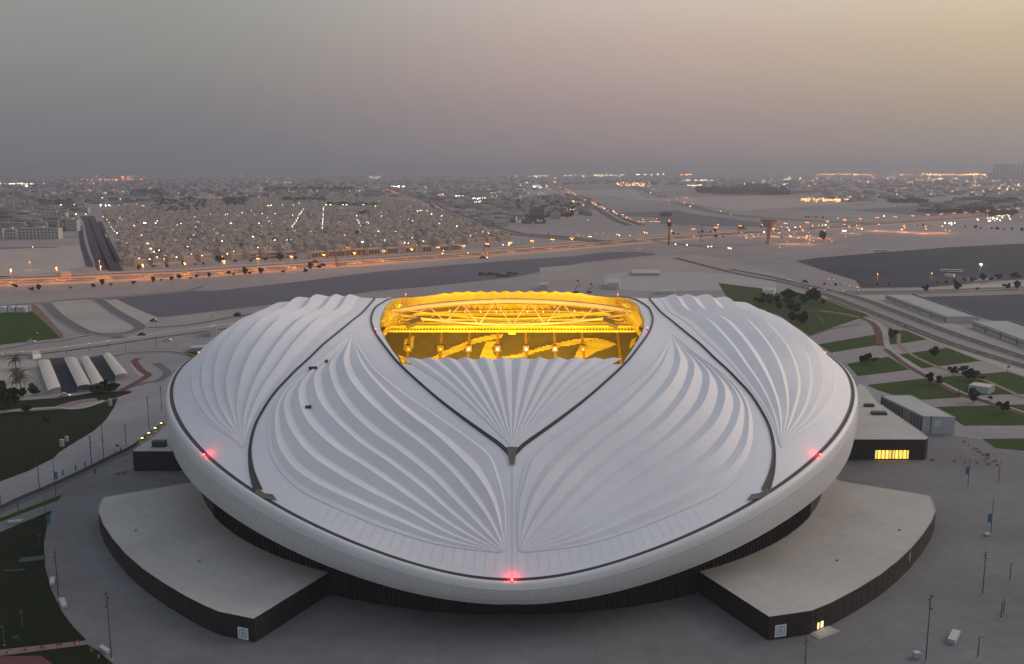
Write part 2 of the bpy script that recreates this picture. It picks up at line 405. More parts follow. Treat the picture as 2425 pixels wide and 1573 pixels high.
# ---- gutters between the panels
def ribbon(pts, w, mirror=False, up=.26, name='roof_gutter', m=None, wide=None, parent=None):
    P = resample(pts, max(40, len(pts))); d = np.gradient(P, axis=0); d /= np.linalg.norm(d, axis=1, keepdims=True)
    n = np.stack([-d[:, 1], d[:, 0]], 1); W = np.full(len(P), w / 2) if wide is None else wide(np.linspace(0, 1, len(P)))
    mb = MB(); rows = []
    for s, h in ((-1.25, .1), (-1, up + .16), (-.72, up + .16), (-.62, up), (.62, up), (.72, up + .16), (1, up + .16), (1.25, .1)):
        q = P + n * (W * s)[:, None]; z = zs(q[:, 0], q[:, 1]) + h
        r = np.stack([q[:, 0], q[:, 1], z], 1); rows.append(r * [-1, 1, 1] if mirror else r)
    mb.grid(rows); o = mb.build(name, m or M_GUT, parent or stadium); return o
for mir in (False, True):
    ribbon(SIDE_L, 1.5, mir, wide=lambda t: .24 + .55 * np.clip(1 - np.minimum(t, 1 - t) / .07, 0, 1) ** 1.4 + .20 * np.clip(1 - np.minimum(t, 1 - t) / .35, 0, 1))
    ribbon(HEART_L, 1.4, mir, wide=lambda t: .27 + .2 * np.clip(1 - np.minimum(t, 1 - t) / .12, 0, 1))
    # where a side gutter runs into the rim it widens into a concrete apron
    for sy in (1, -1):
        x, y = SIDE_L[0]; a = math.atan2(y / RB, x / RA); mb = MB()
        pts = [(x + .4, y), (x - 1.4, y - 1.5)] + [tuple(rim_pt(a + t, -.8)[:2]) for t in (-.008, .015, .035, .055)] + [tuple(rim_pt(a + .035, -1.7)[:2]), (x + 1.2, y - 1.0)]
        q = [((-px if mir else px), py * sy) for px, py in pts]
        zz = float(zs(*q[0])) + .5
        mb.face([(px, py, float(zs(px, py)) + .42) for px, py in q]); o = mb.build('gutter_apron', M_GUT2, stadium)
for sy in (1, -1):
    y0 = HEART_L[0][1]; mb = MB()
    q = [(-1.7, y0 + 2.2), (1.7, y0 + 2.2), (1.05, y0 - .5), (.7, y0 - 3.5), (-.7, y0 - 3.5), (-1.05, y0 - .5)]
    mb.face([(px, py * sy, float(zs(px, py * sy)) + .62) for px, py in q]); mb.build('gutter_apron', M_GUT2, stadium)
    # thin seam running down the middle of the bow
    yy = np.linspace(y0 - 3.5, -150, 40); mb = MB()
    mb.grid([[(s * .07, y * sy, float(zs(0, y * sy)) + .2) for y in yy] for s in (-1, 1)]); mb.build('roof_seam', mat('fabric_seam', (.47, .47, .49), .7), stadium)

# ---- rim gutter, eave, louvre slats, soffit and base wall
TH = np.linspace(-math.pi, math.pi, 361)
def ring(prof_fn, name, m, smooth=True, th=TH):
    rows = []
    prof = [prof_fn(t) for t in th]
    for k in range(len(prof[0])):
        r = []
        for t, pf in zip(th, prof):
            off, dz = pf[k]; p = rim_pt(t, off); r.append((p[0], p[1], p[2] + dz))
        rows.append(r)
    mb = MB(); mb.grid(rows); me = mb.mesh(name, m, smooth)
    return link(name, me, stadium)
def phi_of(t): return math.pi / 2 - abs(math.asin(math.sin(t)))
def hskirt(t): return float(np.interp(phi_of(t), np.radians([0, 6, 12, 24, 36, 48, 60, 90]), [6.2, 6.8, 7.8, 9.6, 11.3, 13.2, 14.6, 15.5]))
gut_w = lambda t: .62 + .12 * math.sin(phi_of(t))
_pr = []
for t in TH:
    r = []
    for off, up in ((-.40, .02), (-.37, .10), (-.28, .10), (-.24, .06)):
        p = rim_pt(t, off); r.append((p[0], p[1], max(float(zs(p[0], p[1])), rim_pt(t)[2]) + up))
    for off, up in ((-.1, .10), (gut_w(t) + .02, .03), (gut_w(t) + .02, .2)):
        p = rim_pt(t, off); r.append((p[0], p[1], rim_pt(t)[2] + up))
    _pr.append(r)
mb = MB(); mb.grid([[c[k] for c in _pr] for k in range(7)]); mb.build('rim_gutter', M_GUT, stadium)
ring(lambda t: [(gut_w(t), .0), (gut_w(t) + .06, .10), (gut_w(t) + .35, .05), (gut_w(t) + .85, -.28), (gut_w(t) + 1.2, -.85), (gut_w(t) + 1.38, -1.6), (gut_w(t) + 1.45, -.27 * hskirt(t))], 'eave', M_SKIRT)
NSL = 10
def under(t, f):       # offset and drop at fraction f down the louvred part
    h = hskirt(t); g0 = gut_w(t) + 1.45
    return g0 + .35 * f - 1.3 * f ** 2.4, -.27 * h - .73 * h * f
for k in range(NSL):
    def pf(t, k=k):
        a, b = under(t, k / NSL), under(t, (k + .74) / NSL)
        return [(a[0] - .12, a[1]), (a[0], a[1]), (b[0], b[1]), (b[0] - .12, b[1])]
    ring(pf, 'louvre_slat', M_SKIRT, False)
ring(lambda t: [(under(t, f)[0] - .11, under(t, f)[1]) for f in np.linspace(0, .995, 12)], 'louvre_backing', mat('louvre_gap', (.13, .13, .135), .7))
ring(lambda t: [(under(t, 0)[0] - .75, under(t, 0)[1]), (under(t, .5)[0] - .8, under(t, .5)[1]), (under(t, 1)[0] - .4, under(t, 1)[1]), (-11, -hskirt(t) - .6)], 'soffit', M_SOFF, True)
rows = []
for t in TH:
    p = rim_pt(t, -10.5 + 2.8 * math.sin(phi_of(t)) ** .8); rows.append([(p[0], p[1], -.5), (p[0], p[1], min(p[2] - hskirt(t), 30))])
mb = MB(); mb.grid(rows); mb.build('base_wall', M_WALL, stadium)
# fins on the glazed base near the bow and the entrance recess
mb = MB()
for t in np.linspace(-math.pi / 2 - .95, -math.pi / 2 + .95, 150):
    p = rim_pt(t, -10.35 + 2.8 * math.sin(phi_of(t)) ** .8); M = Matrix.Translation((p[0], p[1], 0)) @ Matrix.Rotation(math.atan2(p[1] / RB ** 2, p[0] / RA ** 2), 4, 'Z')
    mb.box(-.1, .25, -.06, .06, 0, p[2] - hskirt(t), M)
o = mb.build('wall_fins', mat('dark_fin', (.018, .018, .019), .6), stadium)
o['kind'] = 'stuff'

# fabric joints on the smooth border above the bow, and upright joints of the cladding
mb = MB()
for t in np.linspace(-math.pi / 2 - .42, -math.pi / 2 + .42, 38):
    q = [rim_pt(t, o)[:2] for o in (-1.9, -4, -8)]; tx = np.array([-math.sin(t) * RA, math.cos(t) * RB]); tx = tx / np.linalg.norm(tx) * .05
    mb.grid([[(p[0] + tx[0] * s, p[1] + tx[1] * s, float(zs(p[0], p[1])) + .05 + (.12 if i == 0 else .05)) for i, p in enumerate(q)] for s in (-1, 1)])
stuff(mb.build('fabric_joints', mat('fabric_joint', (.64, .64, .66), .7), stadium))
mb = MB()
for t in np.linspace(-math.pi / 2 - 1.35, -math.pi / 2 + 1.35, 128):
    rows = []
    for s in (-1, 1):
        r = []
        for f in np.linspace(0, 1, 6):
            u = under(t, f); p = rim_pt(t + s * .00022, u[0] + .02); r.append((p[0], p[1], p[2] + u[1]))
        rows.append(r)
    mb.grid(rows)
stuff(mb.build('cladding_joints', mat('cladding_joint', (.46, .47, .48), .6), stadium))
# ---------------------------------------------------------------- inside the bowl
C6 = (860, 660, .2941)
def vert_plane(px, py, yp):          # where a sight line meets the plane y' = yp
    d = ray(px, py); t = (YC + yp) / d[1]
    return (d[0] * t, yp, CAM_H + d[2] * t)
ST_Y0, ST_Z0, ST_K = 45.0, 3.5, .585
def stand_z(y): return ST_Z0 + ST_K * (y - ST_Y0)
def on_stand(px, py):
    d = ray(px, py)
    t = (ST_Z0 - CAM_H - ST_K * (YC + ST_Y0)) / (d[2] - ST_K * d[1])
    return (d[0] * t, d[1] * t - YC)
def stand_poly(pts): return [on_stand(C6[0] + x * C6[2], C6[1] + y * C6[2]) for x, y in pts]
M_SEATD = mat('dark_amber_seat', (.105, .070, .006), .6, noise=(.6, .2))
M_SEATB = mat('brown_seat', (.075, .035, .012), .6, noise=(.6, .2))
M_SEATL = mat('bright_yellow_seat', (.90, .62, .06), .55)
M_STEP = mat('amber_concrete', (.10, .060, .012), .8)
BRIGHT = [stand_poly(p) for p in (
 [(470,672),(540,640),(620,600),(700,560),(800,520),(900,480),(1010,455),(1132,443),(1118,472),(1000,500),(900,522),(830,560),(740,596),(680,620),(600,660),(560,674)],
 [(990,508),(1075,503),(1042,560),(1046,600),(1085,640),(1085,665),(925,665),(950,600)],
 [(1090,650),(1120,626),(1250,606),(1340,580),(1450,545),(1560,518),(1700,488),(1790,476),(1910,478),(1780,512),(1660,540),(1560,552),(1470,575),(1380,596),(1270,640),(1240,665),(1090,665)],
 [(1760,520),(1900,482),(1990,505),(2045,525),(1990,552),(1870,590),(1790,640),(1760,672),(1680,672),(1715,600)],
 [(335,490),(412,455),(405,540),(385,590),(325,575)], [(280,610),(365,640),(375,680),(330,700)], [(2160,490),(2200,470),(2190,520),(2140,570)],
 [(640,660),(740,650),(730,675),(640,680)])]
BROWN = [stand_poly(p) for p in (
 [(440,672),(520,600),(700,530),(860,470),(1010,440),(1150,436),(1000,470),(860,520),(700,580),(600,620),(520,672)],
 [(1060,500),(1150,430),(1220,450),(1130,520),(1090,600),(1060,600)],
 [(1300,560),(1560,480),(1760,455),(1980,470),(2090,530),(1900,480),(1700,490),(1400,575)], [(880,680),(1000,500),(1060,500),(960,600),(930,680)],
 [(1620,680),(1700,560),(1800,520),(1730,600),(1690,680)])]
bowl = MB(); seats = MB()
row = .80
NROW = 78
def bowl_x(y): return 118 - .0 * y
XS = np.linspace(-104, 104, 150)
for k in range(NROW):
    y = ST_Y0 + k * row; z = stand_z(y)
    bowl.face([(-74, y, z), (74, y, z), (74, y + row, z), (-74, y + row, z)])
    bowl.face([(-74, y + row, z), (74, y + row, z), (74, y + row, z + row * ST_K), (-74, y + row, z + row * ST_K)])
o = bowl.build('far_stand', M_STEP, stadium)
for sx in (-1, 1):                       # end and near stands, mostly out of sight
    mb = MB(); mb.face([(sx * 62, -45, 3), (sx * 62, 45, 3), (sx * 104, 50, 30), (sx * 104, -50, 30)]); mb.build('end_stand', M_STEP, stadium)
mb = MB(); mb.face([(-70, -45, 3), (70, -45, 3), (58, -100, 34), (-58, -100, 34)]); mb.build('near_stand', M_STEP, stadium)
mb = MB(); mb.face([(-62, -45, .2), (62, -45, .2), (62, 45, .2), (-62, 45, .2)]); mb.build('pitch', mat('pitch_grass', (.05, .09, .02), .9, noise=(.2, .2)), stadium)
AISLE = [on_stand(C6[0] + x * C6[2], C6[1] + 560 * C6[2])[0] for x in (365, 622, 850, 1083, 1312, 1545, 1772, 2062)]
# seat rows in view: runs of one colour along each row
mbr = MB()
for k in range(44, NROW - 4):
    y = ST_Y0 + k * row; z = stand_z(y)
    xs = np.arange(-70, 70, .55); mid = xs + .27; yy = np.full(len(xs), y + .4)
    cls = np.zeros(len(xs), int)
    for p in BROWN: cls[inside(p, mid, yy)] = 1
    for p in BRIGHT: cls[inside(p, mid, yy)] = 2
    for a in AISLE: cls[np.abs(mid - a) < .75] = -1
    i = 0
    while i < len(xs):
        j = i
        while j < len(xs) and cls[j] == cls[i]: j += 1
        if cls[i] >= 0:
            mbr.cur = int(cls[i]); x0, x1 = xs[i], xs[j - 1] + .5
            h = .30
            mbr.box(x0, x1, y + .18, y + .62, z + .05, z + h)
        i = j
stuff(mbr.build('seats', [M_SEATD, M_SEATB, M_SEATL], stadium))
M_AISLE = mat('amber_aisle', (.42, .22, .04), .7)
for a in AISLE:
    mb = MB()
    for k in range(40, NROW - 2):
        y = ST_Y0 + k * row; z = stand_z(y); mb.box(a - .7, a + .7, y, y + row, z - .1, z + .25)
    mb.build('aisle_stair', M_AISLE, stadium)
M_WIN = mat('lit_doorway', (.9, .9, .8), .5, emit=((1, .93, .80), 2.2))
M_WINY = mat('dim_doorway', (.6, .45, .1), .5, emit=((1, .70, .12), .5))
for q, a in enumerate(AISLE):
    if q == 7: continue
    x, y = on_stand(C6[0] + 560 * C6[2] * 0 + (365, 622, 850, 1083, 1312, 1545, 1772, 2062)[q] * C6[2], C6[1] + 590 * C6[2]); z = stand_z(y)
    pr = link('stand_portal', None, stadium); 
    mb = MB(); mb.box(x - 1.5, x - .75, y - .2, y + 2.4, z, z + 2.7); mb.box(x + .75, x + 1.5, y - .2, y + 2.4, z, z + 2.7); mb.box(x - 1.5, x + 1.5, y - .2, y + 2.4, z + 2.7, z + 3.2)
    bpy.data.objects.remove(pr); pr = mb.build('stand_portal', M_AISLE, stadium)
    mb = MB(); mb.box(x - .5, x + .5, y + .1, y + .2, z + .6, z + 2.1); mb.build('portal_light', M_WIN if 2 <= q <= 5 else M_WINY, pr)
# inner skin: far roof behind the truss, side linings, ledges, gallery
def lipwave(x):
    if abs(x) > 36.4: return 0.0
    u = ((x + 36.5) / (73 / NF)) % 1.0
    return min(73 / NF * .185, 1.1) * (1 - abs(2 * u - 1) ** 1.06) * max(0, 1 - (abs(x) / 40) ** 3) + .1
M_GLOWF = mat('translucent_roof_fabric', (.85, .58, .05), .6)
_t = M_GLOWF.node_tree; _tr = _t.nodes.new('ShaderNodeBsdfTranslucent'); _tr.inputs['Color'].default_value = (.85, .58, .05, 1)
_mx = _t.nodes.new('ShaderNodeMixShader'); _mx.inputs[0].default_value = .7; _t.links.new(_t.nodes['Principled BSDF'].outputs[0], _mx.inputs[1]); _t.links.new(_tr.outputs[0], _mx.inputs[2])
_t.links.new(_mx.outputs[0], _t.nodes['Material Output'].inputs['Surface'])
fan_in = MB(); rows = []
for t in np.linspace(0, 1, 8):
    r = []
    for x in np.linspace(-52, 52, 181):
        yb = 77.35 - .0022 * x * x - max(0, abs(x) - 36) ** 2 * .035
        y = yb + (55 - yb) * t
        z = float(zs(x, yb)) - .02 + lipwave(x) * (1 - t) - 2.6 * t ** 1.2 * (1 + (abs(x) / 52) ** 2 * 1.2)
        r.append((x, y, z))
    rows.append(r)
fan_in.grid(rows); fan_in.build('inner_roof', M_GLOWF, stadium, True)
def wall_side(sx):
    rows = []
    for y in np.linspace(-66, 66, 60):
        k = int(np.argmin(np.abs(OPEN_L[:, 1] - y))); x = OPEN_L[k][0]
        z = float(zs(x, y)); rows.append([(-sx * (x + .2), y, z - .05), (-sx * (x - .6), y, z - 2.2), (-sx * (x - 4.5), y, z - 5), (-sx * (x - 7), y, z - 13)])
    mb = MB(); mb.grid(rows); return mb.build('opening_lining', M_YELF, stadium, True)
for sx in (-1, 1):
    wall_side(sx)
    for y in np.linspace(-8, 60, 16):
        k = int(np.argmin(np.abs(OPEN_L[:, 1] - y))); x = OPEN_L[k][0]; z = float(zs(x, y)); mb = MB()
        s = -sx
        mb.tube([(s * (x + .6), y, z - 1.2), (s * (x + 2.5), y + 1, z - 6), (s * (x - 2), y + 1.5, z - 12)], .22, 5); mb.build('lining_rib', M_STEELY, stadium)
    for q, (yy, dz) in enumerate(((30, 8), (38, 10), (46, 9))):
        mb = MB(); mb.box(-2.6, 2.6, -.5, .5, -.9, .9, Matrix.Translation((sx * (44 + q * 2.5), yy + 14, 60 - dz - q * 1.6)) @ Matrix.Rotation(sx * .35, 4, 'Y')); mb.build('speaker_cluster', mat('dark_amber_box', (.09, .05, .01), .6), stadium)
def arc(xm, z0, z1, y, n=41, k=2): return [(x, y, z0 + (z1 - z0) * (abs(x) / xm) ** k) for x in np.linspace(-xm, xm, n)]
def z_at(py, yp): return vert_plane(1212.5, py, yp)[2]
YT = 48.0
ztc, zte = z_at(714, YT), z_at(737, YT); zbc, zbe = z_at(769, YT), z_at(744, YT)
def ztop(x): return ztc + (zte - ztc) * (abs(x) / 54) ** 2
def zbot(x): return zbc + (zbe - zbc) * (abs(x) / 54) ** 2
mb = MB(); mb.tube([(x, YT, ztop(x)) for x in np.linspace(-55, 55, 45)], .95, 10); tr = mb.build('roof_truss', M_STEEL, stadium, True)
tr['label'] = 'cream coloured arched truss across the far side of the opening'
mb = MB(); mb.tube([(x, YT, zbot(x)) for x in np.linspace(-54, 54, 45)], .42, 8); mb.build('truss_chord', M_STEEL, tr, True)
mb = MB(); mb.tube([(x, YT + .3, ztop(x) + 1.15) for x in np.linspace(-54, 54, 45)], .13, 5); mb.build('truss_walkway', M_GUT, tr)
sp = 15.3
def web(m, y, zt, zb, r):
    for n in range(-3, 4):
        xb = n * sp
        for s in (-1, 1):
            xt = xb + s * sp / 2
            if abs(xt) < 52: 
                w = MB(); w.tube([(xb + s * .5, y, zb(xb)), (xt - s * .4, y, zt(xt) - .3)], r, 6); w.build('truss_brace', m, tr)
web(M_STEEL, YT, ztop, zbot, .27)
zt2 = lambda x: ztop(x) - 4.6 + .0008 * x * x; zb2 = lambda x: zbot(x) + 1.3
mb = MB(); mb.tube([(x, YT + 9, zt2(x) - 1.0) for x in np.linspace(-46, 46, 31)], .35, 7); mb.build('truss_chord', M_STEELY, tr, True)
mb = MB(); mb.tube([(x, YT + 6, zb2(x) + .6) for x in np.linspace(-50, 50, 31)], .40, 7); mb.build('truss_chord', M_STEELY, tr, True)
for n in range(-6, 7):
    x = n * 7.65; w = MB(); w.tube([(x, YT, zbot(x)), (x + 3.8, YT + 6, zb2(x) + .6)], .16, 5); w.tube([(x, YT, ztop(x)), (x + 3, YT + 9, zt2(x) - 1)], .16, 5); w.build('truss_brace', M_STEELY, tr)
# gathered fabric of the moving roof, hanging behind the truss
rows = []
for f in np.linspace(0, 1, 7):
    r = []
    for x in np.linspace(-24, 24, 240):
        drop = (5.4 - 3.4 * (abs(x) / 24) ** 1.6) * (.80 + .20 * math.cos(x * 2.0 * math.pi / 2.9))
        r.append((x, 60 + 1.1 * math.sin(x * 2 * math.pi / 2.9) * (.25 + .75 * f) + .2 * math.sin(x * 3.1), z_at(716, 60) - drop * f))
    rows.append(r)
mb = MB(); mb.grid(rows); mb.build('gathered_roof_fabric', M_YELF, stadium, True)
mb = MB()
for (p0, p1, y, d) in ((741, 748, 63, 1.5), (755, 760, 61, 2.0)):
    for a, b in ((0, 1),):
        mb.box(-52, 52, y, y + d, z_at(p1, y), z_at(p0, y))
mb.build('roof_ledge', mat('amber_ledge', (.42, .25, .02), .7), stadium)
for x in np.linspace(-30, 30, 9):
    mb = MB(); mb.box(x - .25, x + .25, 68, 68.3, z_at(738, 68) - .5, z_at(738, 68) + .5)
    mb.build('floodlight', mat('white_lamp_glow', (.9, .9, .9), .4, emit=((1, .95, .85), 3.0)), stadium)
mb = MB()
gy = 57.0; gz0, gz1 = z_at(784, gy), z_at(773, gy)
mb.box(-58, 58, gy, gy + .35, gz0 - .2, gz0 + .2); mb.box(-58, 58, gy, gy + .35, gz1 - .2, gz1 + .2); mb.box(-58, 58, gy, gy + .2, (gz0 + gz1) / 2 + .3, (gz0 + gz1) / 2 + .45)
ga = mb.build('gallery', M_YELF, stadium)
mb = MB(); mb.box(-58, 58, gy + 2.4, gy + 2.6, gz0, gz1 + 1.5); mb.build('gallery_back', mat('gallery_back', (.30, .19, .03), .7), ga)
mb = MB(); mb.box(-58, 58, gy, gy + 2.4, gz0 - .6, gz0 - .3); mb.build('gallery_floor', M_YELF, ga)
for x in np.arange(-57, 57.1, 1.5):
    w = MB(); w.box(x - .13, x + .13, gy - .1, gy + .2, gz0, gz1); w.build('gallery_post', M_YELF, ga)
mb = MB()
for x in np.arange(-56, 56, 1.9):
    mb.box(x, x + .8, gy + 3, gy + 4, gz1 + .2, gz1 + 1.6)
stuff(mb.build('gallery_fittings', mat('amber_fitting', (.5, .3, .04), .6), ga))
mb = MB(); mb.box(-1.6, 1.6, gy - .8, gy, gz0 - 1.5, gz0 - .3); mb.build('scoreboard', M_YELF, stadium)
for x, dx in ((-46, 9), (-38, 12), (-28, 10), (-17, 8), (-9, 4), (9, -4), (17, -7), (30, -11), (38, -12), (47, -9)):
    mb = MB(); mb.tube([(x - dx * .1, gy + 2, gz0), (x + dx * .7, 88, stand_z(88) + .6)], .05, 4); mb.build('stay_cable', mat('amber_cable', (.3, .2, .06), .6), stadium)
# underside of the far roof above the stand
rows = [[(x, y, float(zs(x, y)) - 2.0) for x in np.linspace(-80, 80, 40)] for y in np.linspace(78, 108, 10)]
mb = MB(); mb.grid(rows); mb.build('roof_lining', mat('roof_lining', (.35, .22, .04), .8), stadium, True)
# yellow floodlights under the near roof edge, then unseen fill spots added in the bowl
def spot(name, loc, aim, energy, col, ang, parent):
    d = bpy.data.lights.new(name, 'SPOT'); d.energy = energy; d.color = col; d.spot_size = ang; d.spot_blend = .6; d.shadow_soft_size = 1.2
    o = bpy.data.objects.new(name, d); COL.objects.link(o); o.parent = parent; o.location = loc
    o.rotation_euler = (Vector(aim) - Vector(loc)).to_track_quat('-Z', 'Y').to_euler(); return o
for x in (-36, -22, -8, 8, 22, 36):
    spot('flood_or_fill_lamp', (x, -64, 49), (x * .9, 70, 50), 135000, (1.0, .70, .07), R(80), stadium)
for x in (-40, -14, 14, 40):
    spot('flood_or_fill_lamp', (x, 18, 35), (x, 94, 32), 150000, (1.0, .70, .08), R(75), stadium)  # unseen fill added over the pitch to light the far stand
    spot('flood_or_fill_lamp', (x, 86, 44), (x, 66, 60), 34000, (1.0, .70, .08), R(120), stadium)  # unseen fill added above the seats so the inner roof glows through

# ---- red obstruction lights round the rim and on the opening
M_RED = mat('red_lamp', (.8, .05, .06), .4, emit=((1, .06, .09), 9))
M_CASE = mat('lamp_case', (.4, .38, .38), .5)
def red_lamp(x, y, z, power, w):
    mb = MB(); mb.tube([(x, y, z - .6), (x, y, z + .25)], .22, 8); o = mb.build('obstruction_light', M_CASE, stadium)
    mb = MB(); mb.tube([(x, y, z + .25), (x, y, z + .55), (x, y, z + .75)], [.24, .28, .15], 8); mb.build('lamp_glass', M_RED, o, True)
    point_light('obstruction_lamp', (x * .9965, y * .9965, z + .95), power, (1, .02, .035), .3, stadium)
for th, pw in ((-90, 480), (-135.5, 420), (-44.5, 420), (-182, 160), (2, 160)):
    p = rim_pt(R(th), gut_w(R(th)) + .35); red_lamp(p[0], p[1], p[2] + .1, pw, 1)
for px, py in ((890, 788), (1533, 785), (961, 703), (1463, 701)):
    x, y = on_roof(px, py); red_lamp(x, y, float(zs(x, y)) + .9, 90, .5)
red_lamp(0, 68, z_at(700, 68) + .2, 100, .3)
# roof clutter: access hatches and small fittings lying on the fabric
M_FIT = mat('dark_fitting', (.04, .05, .05), .6)
for (px, py, L, w) in ((741, 877.5, 2.8, .35), (773, 861, .9, .4), (730, 970, 1.8, .5)):
    x, y = on_roof(px, py); z = float(zs(x, y)) + 1.2; mb = MB(); mb.box(-L / 2, L / 2, -w / 2, w / 2, -.9, .1, Matrix.Translation((x, y, z)) @ Matrix.Rotation(.3, 4, 'Z')); mb.build('roof_equipment', M_FIT, stadium)
# ---------------------------------------------------------------- ground, lots, roads, lawns
L5 = (0, 680, 620 / 2380); R7 = (1805, 660, 620 / 2380); B8 = (0, 1040, 620 / 1796); R6 = (1600, 1040, 825 / 2380)
F1 = (0, 350, 620 / 2380); F2 = (600, 350, 620 / 2380); F3 = (1200, 350, 620 / 2380); F4 = (1805, 350, 620 / 2380)
def cc(c, pts, z=0.0): return crop(c[0], c[1], c[2], pts, z)
def sp(pts, z=0.0): return [G(x, y, z) for x, y in pts]

def ground_mat():
    m = bpy.data.materials.new('desert_ground'); m.use_nodes = True; t = m.node_tree; b = t.nodes['Principled BSDF']; b.inputs['Roughness'].default_value = .95; b.inputs['Specular IOR Level'].default_value = .1
    geo = t.nodes.new('ShaderNodeNewGeometry')
    def nz(sc, det=6, dist=0.0):
        n = t.nodes.new('ShaderNodeTexNoise'); n.inputs['Scale'].default_value = sc; n.inputs['Detail'].default_value = det; n.inputs['Roughness'].default_value = .62; n.inputs['Distortion'].default_value = dist
        t.links.new(geo.outputs['Position'], n.inputs['Vector']); return n
    n1, n2, n3 = nz(.0016, 8, .6), nz(.02, 7), nz(.3, 4)
    r = t.nodes.new('ShaderNodeValToRGB'); e = r.color_ramp.elements; e[0].position = .30; e[0].color = (.20, .184, .185, 1); e[1].position = .70; e[1].color = (.345, .312, .31, 1)
    k = e.new(.5); k.color = (.28, .252, .252, 1)
    a = t.nodes.new('ShaderNodeMath'); a.operation = 'MULTIPLY_ADD'; a.inputs[1].default_value = .35
    c = t.nodes.new('ShaderNodeMath'); c.operation = 'MULTIPLY_ADD'; c.inputs[1].default_value = .2
    s0 = t.nodes.new('ShaderNodeMath'); s0.operation = 'MULTIPLY_ADD'; s0.inputs[1].default_value = .8; s0.inputs[2].default_value = -.18
    t.links.new(n1.outputs['Fac'], s0.inputs[0]); t.links.new(n2.outputs['Fac'], a.inputs[0]); t.links.new(s0.outputs[0], a.inputs[2])
    t.links.new(n3.outputs['Fac'], c.inputs[0]); t.links.new(a.outputs[0], c.inputs[2]); t.links.new(c.outputs[0], r.inputs['Fac']); t.links.new(r.outputs[0], b.inputs['Base Color'])
    return m
m = MB()
rr = [0, 300, 800, 2000, 5000, 12000, 25000, 45000]
m.grid([[(q * math.cos(a), q * math.sin(a), -.06) for a in np.linspace(0, 2 * math.pi, 97)] for q in rr[1:]])
m.face([(300 * math.cos(a), 300 * math.sin(a), -.06) for a in np.linspace(0, 2 * math.pi, 97)[:-1]])
struct(m.build('ground', ground_mat()))
M_PLAZA = mat('plaza_paving', (.238, .239, .254), .85, noise=(.028, .24))
M_PAVE2 = mat('pale_paving', (.34, .32, .30), .85, noise=(.05, .12))
M_ASPH = mat('grey_asphalt', (.125, .126, .145), .9, noise=(.02, .12))
M_DARK = mat('dark_asphalt', (.034, .039, .056), .9, noise=(.012, .35))
M_ROAD = mat('road_asphalt', (.085, .078, .078), .85, noise=(.05, .2))
M_LAWN = mat('lawn_green', (.026, .055, .006), .95, noise=(.06, .28), bump=(2.5, .1))
M_LAWN2 = mat('dry_lawn', (.011, .016, .0045), .95, noise=(.04, .35), bump=(2.5, .1))
M_LINE = mat('road_paint', (.62, .60, .56), .7, noise=(.5, .2))
M_KERB = mat('kerb_stone', (.42, .40, .37), .8, noise=(.3, .15))
M_MAROON = mat('maroon_paving', (.125, .052, .055), .85, noise=(.2, .15))
M_BROWNP = mat('brown_path', (.27, .20, .155), .9, noise=(.2, .15))
M_SANDL = mat('pale_sand', (.37, .33, .305), .95, noise=(.02, .14))
M_SOIL = mat('reddish_soil', (.17, .115, .09), .95, noise=(.15, .3))
def flat(name, pts, z, m): 
    b = MB(); b.flat(pts, z); return struct(b.build(name, m))
def path(pts, w, z, m, name, parts=None, n=None):
    P = spline(pts, n or max(24, int(len(pts) * 8))); d = np.gradient(P, axis=0); d /= np.linalg.norm(d, axis=1, keepdims=True); nn = np.stack([-d[:, 1], d[:, 0]], 1)
    mb = MB(); mb.grid([[(x, y, z) for x, y in P + nn * (s * w / 2)] for s in (1, -1)])
    o = struct(mb.build(name, m)); return o, P, nn
def strip(P, nn, off, w, z, m, name, parent, dash=None):
    mb = MB()
    if dash is None: mb.grid([[(x, y, z) for x, y in P + nn * (off + s * w / 2)] for s in (1, -1)])
    else:
        L = np.r_[0, np.cumsum(np.hypot(*np.diff(P, axis=0).T))]; q = 0
        while q + dash < L[-1]:
            a = np.array([np.interp(q, L, P[:, k]) for k in (0, 1)]); b = np.array([np.interp(q + dash, L, P[:, k]) for k in (0, 1)])
            k = int(np.searchsorted(L, q)); n0 = nn[min(k, len(nn) - 1)]
            mb.face([(*(a + n0 * (off - w / 2)), z), (*(b + n0 * (off - w / 2)), z), (*(b + n0 * (off + w / 2)), z), (*(a + n0 * (off + w / 2)), z)]); q += dash * 3
    o = mb.build(name, m, parent); return o
def road(pts, w, z, name='road', m=None, lines=True, kerb=True, lw=.3):
    o, P, nn = path(pts, w, z, m or M_ROAD, name)
    if lines:
        stuff(strip(P, nn, 0, lw, z + .03, M_LINE, 'road_marking', o, dash=6))
        for s in (-1, 1): strip(P, nn, s * (w / 2 - .7), lw, z + .03, M_LINE, 'road_marking', o)
    if kerb:
        for s in (-1, 1):
            mb = MB(); A = P + nn * (s * (w / 2 + .0)); B = P + nn * (s * (w / 2 + .5))
            mb.grid([[(x, y, z - .1) for x, y in A], [(x, y, z + .13) for x, y in A], [(x, y, z + .13) for x, y in B], [(x, y, z - .1) for x, y in B]]); mb.build('kerb', M_KERB, o)
    return o, P, nn

